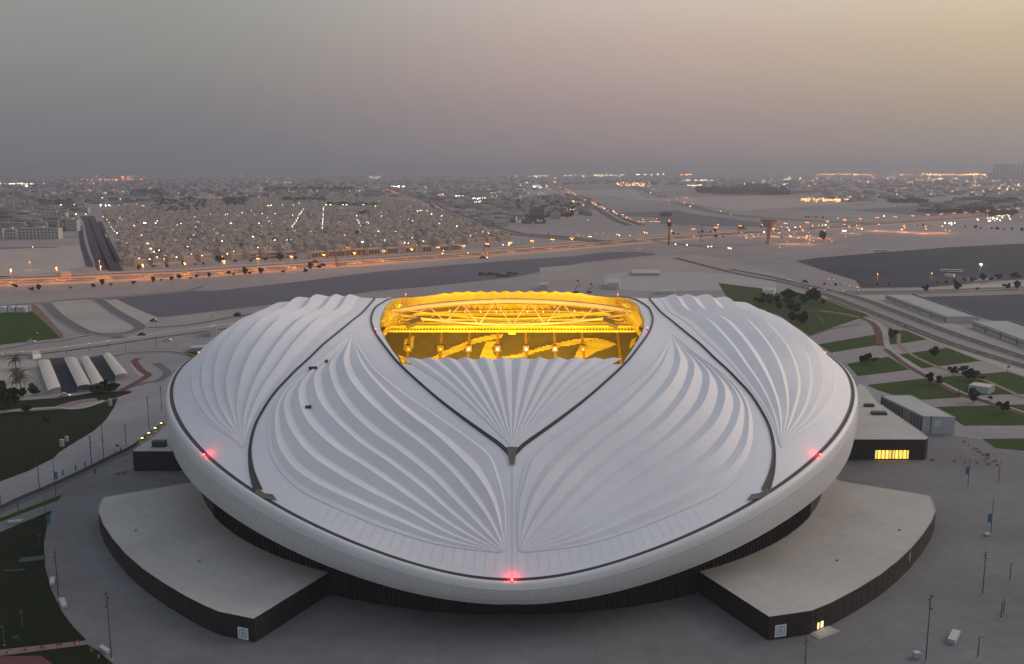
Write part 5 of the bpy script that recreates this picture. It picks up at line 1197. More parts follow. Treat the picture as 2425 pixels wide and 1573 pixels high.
# cars, buses
def make_car(col, name='car', L=4.6, W=1.85, Hh=1.5, cab=(.28, .82)):
    t = empty(name); m = mat('paint_%d' % int(col[0] * 1000 + col[1] * 100), col, .35)
    mb = MB(); rows = []
    for x, w, z0, z1 in ((-.5, .80, .35, .62), (-.47, .94, .28, .80), (-.2, 1, .25, .88), (.25, 1, .25, .86), (.44, .95, .28, .74), (.5, .82, .35, .58)):
        rows.append([(x * L, -W / 2 * w, z0), (x * L, -W / 2 * w, z1 * Hh / 1.5), (x * L, W / 2 * w, z1 * Hh / 1.5), (x * L, W / 2 * w, z0)])
    mb.grid(rows, True); mb.face(rows[0][::-1]); mb.face(rows[-1]); mb.build('body', m, t)
    zb = .84 * Hh / 1.5; mb = MB(); a, b = -L / 2 + L * (1 - cab[1]), -L / 2 + L * (1 - cab[0]); k = .45
    mb.face([(a, -W * .46, zb), (b, -W * .46, zb), (b - k * 1.4, -W * .40, Hh - .06), (a + k, -W * .40, Hh - .06)]); mb.face([(a, W * .46, zb), (a + k, W * .40, Hh - .06), (b - k * 1.4, W * .40, Hh - .06), (b, W * .46, zb)])
    mb.face([(b, -W * .46, zb), (b, W * .46, zb), (b - k * 1.4, W * .40, Hh - .06), (b - k * 1.4, -W * .40, Hh - .06)]); mb.face([(a, -W * .46, zb), (a + k, -W * .40, Hh - .06), (a + k, W * .40, Hh - .06), (a, W * .46, zb)])
    mb.build('windows', mat('car_glass', (.02, .022, .025), .15), t)
    mb = MB(); mb.box(a + k - .05, b - k * 1.4 + .05, -W * .41, W * .41, Hh - .08, Hh); mb.build('roof', m, t)
    for sx in (-.31, .31):
        for sy in (-1, 1):
            w = MB(); w.tube([(sx * L, sy * (W / 2 - .2), .33), (sx * L, sy * (W / 2 + .02), .33)], .33, 10); w.build('wheel', mat('tyre', (.02, .02, .02), .8), t)
    for s in (-1, 1):
        h = MB(); h.box(L * .47, L * .495, s * W * .36 - .15, s * W * .36 + .15, .55, .68); h.build('headlight', mat('headlight', (.8, .8, .75), .3, emit=((1, .95, .8), 3)), t)
    return t
CARS = [make_car((.7, .7, .7)), make_car((.03, .03, .035), 'car', 4.8, 1.9, 1.75), make_car((.25, .06, .05))]
first = [True] * 3
def car(k, px, py, rz, label, s=1.0, z=.14):
    x, y = G(px, py)
    if first[k]: o = CARS[k]; first[k] = False; o.location = (x, y, z); o.rotation_euler = (0, 0, rz)
    else: o = copy_tree(CARS[k], (x, y, z), rz)
    o.scale = (s,) * 3; tag(o, label, 'car')
car(0, *c2(L5, 282, 505), .35, 'white car on the grey road right below the left lawn', 1.25)
car(1, *c2(L5, 1400, 314), .2, 'dark car on the open sand below the grey lot', 1.3); car(1, *c2(L5, 2168, 264), -.3, 'dark off road car near the shell on the sand road', 1.7)
car(1, *c2(L5, 1293, 440), .2, 'dark car on the left main road', 1.2); car(0, *c2(L5, 1518, 488), .1, 'white car beside the left main road', 1.3); car(0, *c2(L5, 590, 995), .1, 'pale car parked on the lawn edge under the carports', 1.2)
car(1, *c2(F2, 565, 1048), .1, 'dark car on the highway right of the red mast', 2.2); car(2, *c2(F2, 2090, 1008), .1, 'red car beside the highway', 2.4); car(0, *c2(R7, 545, 105), -.6, 'white car waiting at the junction of the boulevard', 1.4); car(1, *c2(R7, 395, 35), -.6, 'dark car on the boulevard before the junction', 1.6)
def bus(px, py, rz, L, label, z=.1):
    x, y = G(px, py); t = tag(empty('bus', (x, y, z), rz), label, 'bus'); mb = MB(); mb.box(-L / 2, L / 2, -1.3, 1.3, .45, 3.1); mb.build('body', M_WHITE, t)
    mb = MB(); mb.box(-L / 2 + .5, L / 2 - .1, -1.34, 1.34, 1.5, 2.5); mb.build('windows', MATS['car_glass'], t)
    for sx in (-.3, .3):
        for s in (-1, 1):
            w = MB(); w.tube([(sx * L, s * 1.05, .5), (sx * L, s * 1.33, .5)], .5, 10); w.build('wheel', MATS['tyre'], t)
bus(*c2(F4, 1722, 1130), -.35, 24, 'white coach with dark windows on the dark lot at the right'); bus(*c2(F4, 1705, 1175), -.9, 10, 'small white bus just below the coach on the dark lot')
bus(*c2(F4, 1068, 948), 0, 20, 'dark truck at the upper edge of the dark lot')
for i, (x, y, L, lab) in enumerate(((2090, 1160, 12, 'left machine of the parked row on the grey lot'), (2180, 1160, 14, 'second machine of the parked row on the grey lot'), (2270, 1175, 16, 'third machine of the parked row on the grey lot'), (2350, 1155, 13, 'right machine of the parked row on the grey lot'))):
    wx, wy = G(*c2(F2, x, y)); t = tag(empty('machine', (wx, wy, 0), .1), 'dark construction ' + lab, 'machine', 'construction machines parked on the grey lot'); mb = MB(); mb.box(-L / 2, L / 2, -1.4, 1.4, .9, 2.6); mb.box(-L * .4, -L * .1, -1.3, 1.3, 2.6, 3.8); mb.build('body', mat('machine_dark', (.09, .06, .05), .7), t)
    for sx in (-.35, 0, .35):
        for s in (-1, 1):
            w = MB(); w.tube([(sx * L, s * 1.1, .6), (sx * L, s * 1.5, .6)], .6, 8); w.build('wheel', MATS['tyre'], t)
# site cameras on bent masts behind the opening
for i, (x, y0, y1, lab) in enumerate(((655, 1320, 1215, 'left'), (775, 1320, 1245, 'right'))):
    bx, tx = c2(F3, x - 25, y0), c2(F3, x - 15, y1); wx, wy, h = pole_h(bx, tx); t = tag(empty('boom_mast', (wx, wy, 0)), lab + ' bent lifting boom standing on the sand behind the opening', 'boom lift')
    mb = MB(); mb.box(-2.2, 2.2, -1.2, 1.2, .3, 1.8); mb.build('base', MATS['machine_dark'], t); mb = MB(); mb.tube([(0, 0, 1.6), (-1.5, 0, h * .35), (4, 0, h * .75), (1.5, 0, h)], .35, 6); mb.build('boom', M_POLE, t); mb = MB(); mb.box(.5, 2.6, -.6, .6, h, h + 1.3); mb.build('basket', M_FIT, t)
# ---------------------------------------------------------------- town, far city, lights
rng = random.Random(21)
M_HOUSE = [mat('beige_house', (.40, .345, .30), .9, noise=(.01, .18)), mat('sand_house', (.44, .38, .335), .9, noise=(.012, .15)), mat('grey_house', (.33, .305, .29), .9, noise=(.01, .15))]
M_WIND = mat('house_window', (.035, .04, .048), .35)
M_FLOORR = mat('flat_roof', (.36, .32, .29), .95, noise=(.05, .2))
def house_mesh(v):
    """a villa: walls with parapet, roof room, window openings, yard wall"""
    L, W, Hh = ((13, 12, 7.5), (15, 11, 8.5), (11, 12, 7.2), (14, 13, 8))[v % 4]
    mb = MB(); mb.box(-L / 2, L / 2, -W / 2, W / 2, 0, Hh)
    for a in ((-L / 2, L / 2, -W / 2, -W / 2 + .35), (-L / 2, L / 2, W / 2 - .35, W / 2), (-L / 2, -L / 2 + .35, -W / 2 + .35, W / 2 - .35), (L / 2 - .35, L / 2, -W / 2 + .35, W / 2 - .35)): mb.box(*a, Hh, Hh + 1.0)
    if v % 2: mb.box(L / 2 - 5, L / 2 - 1.5, -W / 2 + .02, -W / 2 + 3, Hh, Hh + .02)
    return mb, (L, W, Hh)
HPROTO = []
for v in range(4):
    mb, (L, W, Hh) = house_mesh(v); o = mb.build('house', M_HOUSE[v % 3]); kids = []
    k = MB(); x0 = (-L / 2 + 1) if v % 2 else (L / 2 - 6); k.box(x0, x0 + 4.5, 0, 4, Hh, Hh + 3.0); k.build('roof_room', M_HOUSE[(v + 1) % 3], o)
    for zf in (1.2, 4.6):
        for q in range(3):
            x = -L / 2 + L * (q + .5) / 3; k = MB(); k.box(x - .8, x + .8, -W / 2 - .1, -W / 2 + .02, zf, zf + 1.7); k.build('window', M_WIND, o)
    k = MB(); a, b = L / 2 + 2.2, W / 2 + 3.2
    for bx in ((-a, a, -b, -b + .3), (-a, a, b - .3, b), (-a, -a + .3, -b + .3, b - .3), (a - .3, a, -b + .3, b - .3)): k.box(*bx, 0, 2.6)
    k.build('yard_wall', M_HOUSE[(v + 2) % 3], o); HPROTO.append(o)
REG = sp([(282, 560), (304, 636), (560, 624), (830, 600), (1210, 574), (1190, 560), (1090, 527), (1010, 492), (940, 474), (700, 468), (480, 476), (330, 484), (240, 505)])
P0, P1 = np.array(G(304, 636)), np.array(G(1210, 574)); e1 = (P1 - P0) / np.linalg.norm(P1 - P0); e2 = np.array([-e1[1], e1[0]]); if_neg = e2[1] < 0
if if_neg: e2 = -e2
ROT = math.atan2(e1[1], e1[0])
rp = np.array(REG); ru, rv = (rp - P0) @ e1, (rp - P0) @ e2
cells = []
row_i = 0; v = 30.0
while v < rv.max():
    gap = 25 if row_i % 2 == 0 else 32
    u = ru.min() + rng.uniform(0, 10); blk = 0
    while u < ru.max():
        p = P0 + e1 * u + e2 * v
        step = rng.choice((20, 21, 23)); blk += 1
        if blk % 11 == 0: u += 14
        if bool(inside(REG, np.array([p[0]]), np.array([p[1]]))[0]) and rng.random() > (.10 + .10 * math.sin(u * .004) * math.sin(v * .003)): cells.append((float(p[1]), float(p[0]), u, v))
        u += step
    v += gap; row_i += 1
    if v > 900: v += 6
cells.sort(key=lambda c: c[0] + .0 * abs(c[1]))
NH = 285; far = MB(); nfirst = [True] * 4
for i, (y, x, u, vv) in enumerate(cells):
    k = rng.randrange(4); rz = ROT + rng.choice((0, math.pi)) * 0 + rng.uniform(-.03, .03)
    if i < NH:
        sc = (rng.uniform(.9, 1.12), rng.uniform(.9, 1.12), rng.uniform(.85, 1.2))
        if nfirst[k]: o = HPROTO[k]; nfirst[k] = False; o.location = (x, y, 0); o.rotation_euler = (0, 0, rz)
        else: o = copy_tree(HPROTO[k], (x, y, 0), rz)
        o.scale = sc; 
        fx = x / y; tag(o, ('beige', 'sand coloured', 'grey', 'beige')[k] + (' broad', ' tall', ' narrow', ' large')[k] + ' villa ' + ('in the first rows' if i < 60 else ('in the middle rows' if i < 170 else 'in the rear rows')) + ' of town, ' + ('by the dark road lanes' if fx < -.33 else ('left of the tall white lamp' if fx < -.17 else ('before the red crane' if fx < -.10 else 'towards the far road'))), 'house', 'villas of the town beyond the highway')
    else:
        if y > 3300 and rng.random() < .35: continue
        L, W, Hh = rng.uniform(10, 16), rng.uniform(10, 14), rng.uniform(6, 9.5); M = Matrix.Translation((x, y, 0)) @ Matrix.Rotation(rz, 4, 'Z')
        far.cur = rng.randrange(3); far.box(-L / 2, L / 2, -W / 2, W / 2, 0, Hh, M)
        far.box(L / 2 - 5, L / 2 - 1, -1, 3, Hh, Hh + 2.8, M)
        if y < 2600:
            far.cur = 3; 
            for q in (-.3, .3): far.box(L * q - .9, L * q + .9, -W / 2 - .1, -W / 2, 3.6, 5.6, M)
stuff(far.build('house_field', M_HOUSE + [M_WIND]))
# terrace of houses with dark glazed fronts along the highway
tfirst = None
for i, (x, y, w) in enumerate(((20, 985, 80), (170, 980, 110), (345, 975, 110), (590, 975, 140), (740, 965, 120), (850, 957, 120), (965, 950, 110), (1100, 945, 130), (1270, 936, 120), (1430, 928, 120), (1580, 920, 110), (1740, 915, 100), (1840, 905, 110))):
    wx, wy = G(*c2(F2, x, y + 30)); t = tag(empty('terrace_block', (wx, wy, 0), ROT), 'pale terrace with dark glazed front along the highway', 'terraced houses', 'terraces along the highway')
    L = w * F2[2] * 1180 / FPX * 1.05; n = max(3, int(w / 30)); mb = MB(); mb.box(-L / 2, L / 2, 0, 11, 0, 9); mb.build('wall', M_HOUSE[1], t)
    for k in range(n):
        for zf in ((1.2, 7.6),) if i > 2 else ((.8, 3.6), (4.8, 7.8)):
            q = MB(); xx = -L / 2 + L * (k + .5) / n; q.box(xx - L / n * .40, xx + L / n * .40, -.2, .1, *zf); q.build('window', M_WIND, t)
    q = MB(); q.box(-L / 2, L / 2, -.3, 11.2, 9, 9.6); q.build('roof', M_HOUSE[0], t)
# white apartment blocks at the left
def apartment(c, x0, x1, yb, yt, n, f, label, depth=16, m=mat('white_render', (.50, .48, .46), .85, noise=(.02, .1))):
    a, b = np.array(G(*c2(c, x0, yb))), np.array(G(*c2(c, x1, yb))); _, _, h = pole_h(c2(c, x0, yb), c2(c, x0, yt)); h = min(max(h, 8), 38)
    d = (b - a); L = float(np.linalg.norm(d)); rz = math.atan2(d[1], d[0]); t = tag(empty('apartment_block', (*((a + b) / 2), 0), rz), label, 'apartment block')
    mb = MB(); mb.box(-L / 2, L / 2, 0, depth, 0, h); mb.build('wall', m, t); mb = MB(); mb.box(-L / 2 - .3, L / 2 + .3, -.3, depth + .3, h, h + .8); mb.build('roof', M_HOUSE[2], t); mb = MB(); mb.box(-L * .1, L * .1, depth * .3, depth * .7, h + .8, h + 4); mb.build('stair_room', m, t)
    for i in range(n):
        for j in range(f):
            q = MB(); x = -L / 2 + L * (i + .5) / n; z = h * (j + .3) / f; q.box(x - L / n * .27, x + L / n * .27, -.15, .05, z, z + h / f * .5); q.build('window', M_WIND, t)
apartment(F1, 170, 535, 832, 735, 11, 4, 'longest white apartment block with four rows of dark windows at the left')
apartment(F1, 40, 150, 835, 745, 4, 3, 'shorter white apartment block left of the longest one')
apartment(F1, -140, 30, 838, 740, 6, 4, 'white apartment block cut by the left picture edge')
apartment(F1, 200, 360, 690, 650, 6, 3, 'low white block in the second row of the left quarter'); apartment(F1, 0, 190, 700, 660, 7, 3, 'pale long block in the second row at the left edge'); apartment(F1, 380, 600, 680, 590, 6, 5, 'tall grey white block above the longest apartment block')
apartment(F1, 600, 700, 760, 660, 4, 4, 'pale narrow block beside the dark road lanes'); apartment(F1, 120, 340, 640, 605, 7, 2, 'pale low block in the third row of the left quarter')
apartment(F1, 635, 800, 590, 545, 6, 3, 'beige wide block at the head of the dark road lanes')
# villas and blocks of the middle quarter, and the scattered far city
M_BLK = [mat('far_grey_block', (.26, .25, .26), .9), mat('far_beige_block', (.40, .36, .33), .9), mat('far_dark_block', (.15, .145, .16), .9)]
MIDQ = [(1215, 478), (1330, 462), (1400, 478), (1425, 520), (1330, 537), (1232, 535)]
mq = sp(MIDQ); i = 0; bx = [min(p[k] for p in mq) for k in (0, 1)]; ex = [max(p[k] for p in mq) for k in (0, 1)]
bproto = []
for v in range(3):
    L, W, Hh = ((16, 14, 11), (22, 14, 14), (14, 14, 9))[v]; mb = MB(); mb.box(-L / 2, L / 2, -W / 2, W / 2, 0, Hh); o = mb.build('block_house', M_BLK[v]); mb = MB(); mb.box(-3, 3, -2, 2, Hh, Hh + 3); mb.build('roof_room', M_BLK[v], o)
    for q in range(4):
        for z in (2, 5.5):
            k = MB(); x = -L / 2 + L * (q + .5) / 4; k.box(x - 1, x + 1, -W / 2 - .15, -W / 2, z, z + 2); k.build('window', M_WIND, o)
    bproto.append(o)
bf = [True] * 3
for _ in range(420):
    x, y = rng.uniform(bx[0], ex[0]), rng.uniform(bx[1], ex[1])
    if not inside(mq, np.array([x]), np.array([y]))[0] or i >= 95: continue
    v = rng.randrange(3)
    if bf[v]: o = bproto[v]; bf[v] = False; o.location = (x, y, 0); o.rotation_euler = (0, 0, .35)
    else: o = copy_tree(bproto[v], (x, y, 0), .35 + rng.choice((0, 1.57)))
    o.scale = (1, 1, rng.uniform(.8, 1.3)); i += 1; tag(o, 'grey block house in the quarter between the two far main roads', 'house', 'block houses between the far main roads')
far = MB()
def scatter(poly, n, hmax=14, dark=.25):
    q = sp(poly); bx = [min(p[k] for p in q) for k in (0, 1)]; ex = [max(p[k] for p in q) for k in (0, 1)]; m = 0; tr = 0
    while m < n and tr < n * 12:
        tr += 1; px = rng.uniform(min(p[0] for p in poly), max(p[0] for p in poly)); py = rng.uniform(min(p[1] for p in poly), max(p[1] for p in poly)); x, y = G(px, py)
        if not inside(q, np.array([x]), np.array([y]))[0]: continue
        L, W, Hh = rng.uniform(12, 40), rng.uniform(12, 30), rng.uniform(6, hmax); far.cur = 2 if rng.random() < dark else rng.randrange(2); far.box(-L / 2, L / 2, -W / 2, W / 2, 0, Hh, Matrix.Translation((x, y, 0)) @ Matrix.Rotation(.3, 4, 'Z')); m += 1
scatter([(0, 478), (0, 552), (160, 550), (175, 520), (200, 495), (120, 470)], 170, 20)
scatter([(0, 452), (0, 480), (330, 486), (420, 468), (700, 470), (1000, 466), (880, 440), (300, 436)], 520, 16, .4)
scatter([(880, 436), (1060, 490), (1180, 545), (1225, 520), (1215, 470), (1300, 440), (1050, 430)], 330, 14)
scatter([(0, 420), (0, 450), (700, 440), (1300, 436), (1300, 418)], 700, 22, .4)
scatter([(1320, 424), (1330, 440), (1480, 436), (1900, 450), (2425, 440), (2425, 418)], 620, 22, .4)
scatter([(1900, 455), (2000, 480), (2250, 465), (2425, 470), (2425, 446), (2100, 448)], 150, 16, .3)
scatter([(2180, 505), (2425, 492), (2425, 478), (2300, 470), (2180, 488)], 90, 15, .5)
stuff(far.build('distant_buildings', M_BLK))
for i, (c, x0, x1, y0, y1, yb, lab) in enumerate(((F3, 2110, 2380, 265, 400, 400, 'large hazy dark hall in front of the far horizon'), (F4, 1860, 2160, 450, 500, 510, 'wide dark building with a blue light line at the right'), (F3, 200, 340, 560, 690, 690, 'grey villa block at the near corner of the middle quarter'), (F3, 1395, 1500, 590, 620, 625, 'low dark shed on the far plain'))):
    a, b = np.array(G(*c2(c, x0, yb))), np.array(G(*c2(c, x1, yb))); _, _, h = pole_h(c2(c, x0, yb), c2(c, x0, y0)); h = min(h, 60); d = b - a; L = float(np.linalg.norm(d)); t = tag(empty('large_building', (*((a + b) / 2), 0), math.atan2(d[1], d[0])), lab, 'building')
    mb = MB(); mb.box(-L / 2, L / 2, 0, L * .3, 0, h); mb.build('wall', M_BLK[2], t); mb = MB(); mb.box(-L * .2, L * .2, L * .05, L * .2, h, h * 1.15); mb.build('roof_block', M_BLK[2], t)
    for k in range(9):
        q = MB(); q.box(-L / 2 + L * (k + .2) / 9, -L / 2 + L * (k + .8) / 9, -.5, 0, h * .3, h * .6); q.build('window', M_WIND, t)
# dark tree belts
belt = MB(); M_BELT = mat('far_foliage', (.035, .045, .035), .9)
for c, x0, x1, y0, y1, n in ((F1, 1390, 1870, 480, 600, 170), (F1, 2030, 2230, 470, 540, 110), (F1, 1200, 1480, 405, 440, 80), (F1, 360, 640, 500, 520, 50), (F2, 250, 640, 475, 500, 130), (F2, 650, 1100, 520, 545, 90), (F3, 1730, 2380, 380, 415, 190), (F4, 0, 240, 385, 430, 80), (F4, 1590, 2060, 540, 600, 160), (F4, 1880, 2300, 480, 520, 140), (F4, 2050, 2300, 590, 625, 80), (F4, 1150, 1500, 490, 505, 60), (F3, 90, 600, 500, 640, 120), (F2, 1500, 1700, 740, 800, 60), (F2, 100, 900, 380, 400, 90), (F2, 1230, 1900, 740, 830, 40), (F2, 0, 1500, 600, 860, 150), (F1, 1200, 2300, 700, 1000, 120)):
    for _ in range(n):
        x, y = G(*c2(c, rng.uniform(x0, x1), rng.uniform(y0, y1))); D = math.hypot(x, y); r = rng.uniform(3.5, 7.5) * max(1, D / 2400) * (.75 if D < 2200 else 1)
        for _k in range(7):
            p = Vector((x + rng.gauss(0, r * .5), y + rng.gauss(0, r * .5), r * rng.uniform(.3, 1.1))); a = Vector((rng.gauss(0, 1), rng.gauss(0, 1), rng.gauss(0, 1))).normalized(); b = a.orthogonal().normalized(); cr = a.cross(b); s = r * .55
            belt.face([p + a * s, p + b * s, p - a * s, p - b * s]); belt.face([p + a * s, p + cr * s, p - a * s, p - cr * s])
stuff(belt.build('treeline', M_BELT))

# ---- lamps that are lit
def glow(name, col, s): return mat(name, (.8, .8, .8), .5, emit=(col, s))
GL = {'w': glow('lamp_white', (1, .87, .72), 22), 'o': glow('lamp_sodium', (1, .33, .055), 18), 'y': glow('lamp_yellow', (1, .74, .32), 12), 'r': glow('lamp_red', (1, .05, .06), 14), 'g': glow('lamp_green', (.15, 1, .62), 7), 'b': glow('lamp_blue', (.12, .12, 1), 14)}
def lamp_meshes(col):
    pole = MB(); pole.tube([(0, 0, 0), (0, 0, 9)], [.16, .1], 5); arm = MB(); arm.tube([(0, 0, 9), (0, -.8, 9.3)], .08, 4)
    head = MB(); head.tube([(0, 0, -.5), (0, 0, 0), (0, 0, .5)], [.5, 1.0, .5], 6)
    return pole.mesh('pole', M_POLE), head.mesh('lamp_head', GL[col])
LM = {k: lamp_meshes(k) for k in GL}
WORD = {'w': 'white', 'o': 'orange', 'y': 'warm yellow', 'r': 'red', 'g': 'green', 'b': 'blue'}
NL = 0
def lamp(px, py, col, s=1.0, where='in the town beyond the highway', zh=9.0):
    global NL
    x, y = G(px, py, zh); D = math.hypot(x, y); t = empty('street_lamp', (x, y, 0)); pm, hm = LM[col]
    p = link('pole', pm, t); p.scale = (1, 1, zh / 9.0); h = link('lamp_head', hm, t); r = s * D / FPX * .52; h.location = (0, 0, zh + r * .3); h.scale = (r,) * 3; NL += 1
    tag(t, WORD[col] + ' lit street lamp ' + where, 'street lamp', WORD[col] + ' street lamps ' + where); return x, y
S_ = 1.75
for c, pts, col, s in ((F1, [(540, 482), (490, 482), (1285, 797)], 'o', 2.0), (F1, [(555, 520), (675, 518), (690, 607), (35, 548), (1310, 685), (1325, 685), (1415, 685), (1065, 775), (1370, 920), (1400, 950), (1520, 935), (1445, 935), (1605, 997), (1360, 1015), (2068, 965), (1970, 825), (2020, 850), (2165, 818), (2300, 810), (2098, 688), (1345, 872)], 'w', 2.0),
    (F1, [(780, 605), (1665, 925), (1705, 900), (1740, 970), (1835, 980), (1780, 720), (1840, 700), (1800, 675), (1645, 690), (1610, 703), (2355, 690), (1220, 710), (1150, 700), (1090, 640), (1105, 655), (930, 455), (1035, 457), (1095, 465), (1145, 458), (1490, 335), (850, 325), (290, 335), (195, 348), (230, 348), (250, 348), (380, 350), (400, 328), (915, 520), (960, 530), (2070, 600), (2050, 610), (2200, 590), (2165, 610), (1915, 605), (2285, 570), (2290, 600), (1430, 665), (1265, 1005), (1500, 985), (1430, 995), (1670, 975), (2125, 945), (1760, 795), (1730, 835)], 'w', 1.25),
    (F1, [(935, 628), (990, 680), (1010, 720), (1040, 760), (970, 655), (1025, 740)], 'y', 1.5),
    (F2, [(993, 857), (1137, 762)], 'w', 2.6), (F2, [(1850, 715), (1493, 575), (1375, 865), (1408, 870), (1050, 718), (1720, 962), (195, 840), (660, 518), (700, 518), (1000, 518), (135, 525), (160, 525), (815, 520), (848, 520), (1085, 502), (1620, 605)], 'w', 1.8),
    (F2, [(305, 840), (590, 823), (520, 762), (1030, 675), (1045, 685), (1115, 585), (1130, 600), (1165, 622), (940, 620), (265, 520), (365, 520), (385, 540), (415, 505), (1030, 505), (1060, 505), (1110, 530), (1325, 797), (1195, 840), (1430, 780), (1295, 765), (1975, 800), (2270, 883), (2320, 883), (1730, 935), (1950, 957), (80, 600), (55, 690), (195, 600), (355, 615), (140, 670), (1410, 645), (1450, 665), (1500, 705), (2020, 770), (2085, 765), (2135, 778), (1690, 690), (1715, 620), (880, 620), (75, 580), (1110, 798), (1445, 820), (1545, 850), (40, 908)], 'w', 1.2), (F2, [(1530, 570), (1515, 572), (1580, 575), (1600, 590)], 'y', 1.5)):
    for x, y in pts: lamp(*c2(c, x, y), col, s)
for k in range(16): lamp(*c2(F2, 350 + 105 * k / 15 + rng.uniform(-6, 6), 722 - 165 * k / 15), 'w', 1.0, 'on the left bright town lane')
for k in range(16): lamp(*c2(F2, 626 + 14 * k / 15, 735 - 200 * k / 15), 'w', 1.0, 'on the right bright town lane')
for k in range(6): lamp(*c2(F2, 945 + 30 * k / 5, 655 + 55 * k / 5), 'w', .9, 'on a short town lane')
for x, y, col in [(1130 + 190 * t + rng.uniform(-6, 6), 355 + 62 * t + rng.uniform(-3, 3), 'r') for t in np.linspace(0, 1, 16)] + [(1465, 480, 'r'), (1550, 520, 'r'), (1585, 520, 'r'), (1655, 540, 'r'), (1680, 540, 'r'), (1715, 565, 'r'), (920, 515, 'r'), (935, 515, 'r'), (1085, 315, 'r')]: lamp(*c2(F2, x, y), col, 1.25, 'on the road left of middle', 4)
for t in np.linspace(0, 1, 52):
    x = 470 + 640 * t + rng.uniform(-22, 22); y = 345 + 300 * t ** .92 + rng.uniform(-9, 9); lamp(*c2(F3, x, y), rng.choice('oooyrrrwg' if t > .35 else 'oorry'), rng.uniform(.9, 1.5), 'on the bright middle road', 5)
for x, y, col, s in ((1600, 455, 'r', 1.3), (1625, 455, 'r', 1.6), (1645, 457, 'r', 1.6), (1690, 472, 'r', 1.4), (1475, 478, 'r', 1.4), (1628, 478, 'r', 1.2), (1550, 465, 'r', 1.1), (1235, 397, 'r', 1.2), (1668, 533, 'w', 1.2), (1615, 497, 'w', 1.1), (1310, 410, 'w', 1.2), (1370, 425, 'o', 1.1), (1945, 577, 'o', 1.2), (2040, 605, 'y', 1.1), (1330, 380, 'g', 1.2), (1345, 382, 'g', 1.0), (1370, 388, 'r', 1), (1400, 386, 'r', 1), (1860, 556, 'g', .8), (1690, 510, 'w', .9)): lamp(*c2(F3, x, y), col, s, 'on the road right of middle', 5)
for x, y, col, s in ((1535, 877, 'w', 1.8), (1640, 885, 'w', 1.8), (1830, 900, 'w', 1.8), (1860, 900, 'w', 1.8), (2015, 912, 'w', 1.9), (2035, 918, 'w', 1.9), (2340, 768, 'w', 2.4), (2115, 802, 'r', 1.2), (2180, 820, 'y', 1.2), (240, 905, 'g', 1.5), (20, 880, 'w', 1.5), (1120, 798, 'w', 1.1), (1025, 798, 'w', 1), (1240, 652, 'y', 1.2), (1365, 645, 'y', 1), (740, 658, 'y', 1.2), (695, 522, 'w', 1.3), (515, 568, 'y', 1.5), (550, 560, 'o', 1.6), (580, 560, 'o', 1.6), (610, 565, 'o', 1.6), (260, 440, 'o', 1.3), (1210, 915, 'r', 1.1)): lamp(*c2(F3, x, y), col, s, 'by the far junction', 6)
for x, y, col, s in ((575, 705, 'w', 2), (300, 725, 'w', 1.7), (245, 750, 'w', 1.7), (735, 755, 'w', 2.2), (755, 760, 'w', 1.8), (905, 738, 'w', 2.1), (18, 768, 'w', 2.2), (1660, 685, 'w', 2), (1700, 688, 'w', 1.7), (1720, 685, 'w', 2.2), (1750, 685, 'w', 1.5), (1720, 700, 'w', 1.4), (1960, 655, 'w', 2.2), (2060, 668, 'w', 2), (2095, 637, 'w', 1.7), (2135, 650, 'w', 1.7), (2160, 660, 'w', 1.7), (110, 737, 'o', 1.7), (230, 727, 'o', 1.7), (345, 720, 'o', 1.6), (460, 710, 'o', 1.4), (745, 698, 'y', 1.3), (860, 705, 'y', 1.2), (548, 705, 'y', 1.4), (1270, 745, 'w', 1.6), (1295, 728, 'o', 1.3), (1490, 740, 'o', 1.4), (1665, 750, 'y', 1.2), (1705, 757, 'y', 1.2), (610, 832, 'r', 1.4), (465, 846, 'o', 1.3), (420, 868, 'r', 1.2), (228, 852, 'r', 1.1), (160, 775, 'y', 1.1), (330, 818, 'y', 1.2), (268, 808, 'y', 1), (890, 705, 'r', 1), (1108, 622, 'w', 1.5), (688, 640, 'y', 1.1), (1840, 518, 'y', 1.3), (1770, 540, 'y', 1.2), (1795, 540, 'y', 1.2), (1820, 538, 'y', 1.2), (1843, 538, 'y', 1.2), (2220, 610, 'y', 1.1), (2240, 627, 'y', 1.1), (2165, 615, 'y', 1), (2355, 630, 'y', 1.1), (2125, 622, 'y', 1)): lamp(*c2(F4, x, y), col, s, 'right of the water tower', 7)
for x in range(2165, 2262, 9): lamp(*c2(F4, x, 487), 'b', 1.2, 'in the blue light line', 8)
for x, y in ((605, 8), (650, 10), (865, 80), (738, 112), (437, 88), (795, 68), (875, 112), (248, 10)): lamp(*c2(R7, x, y), 'r', 1.15 if x != 865 else 1.9, 'at the junction beyond the right lobe', 4.5)
for x, y in ((342, 415), (1415, 300), (1920, 232), (600, 540), (200, 588), (808, 515), (1418, 437), (25, 610), (980, 490)): lamp(*c2(L5, x, y), 'y', .8, 'beside the left roads', 5)
# floodlight on the dark lot at the right
x, y = lamp(*c2(F4, 1988, 1062), 'w', 4.2, 'alone on the dark lot', 16); point_light('flood_or_fill_lamp', (x, y - 1.5, 16), 26000, (1, .93, .75), .5)
for k in range(2): pass
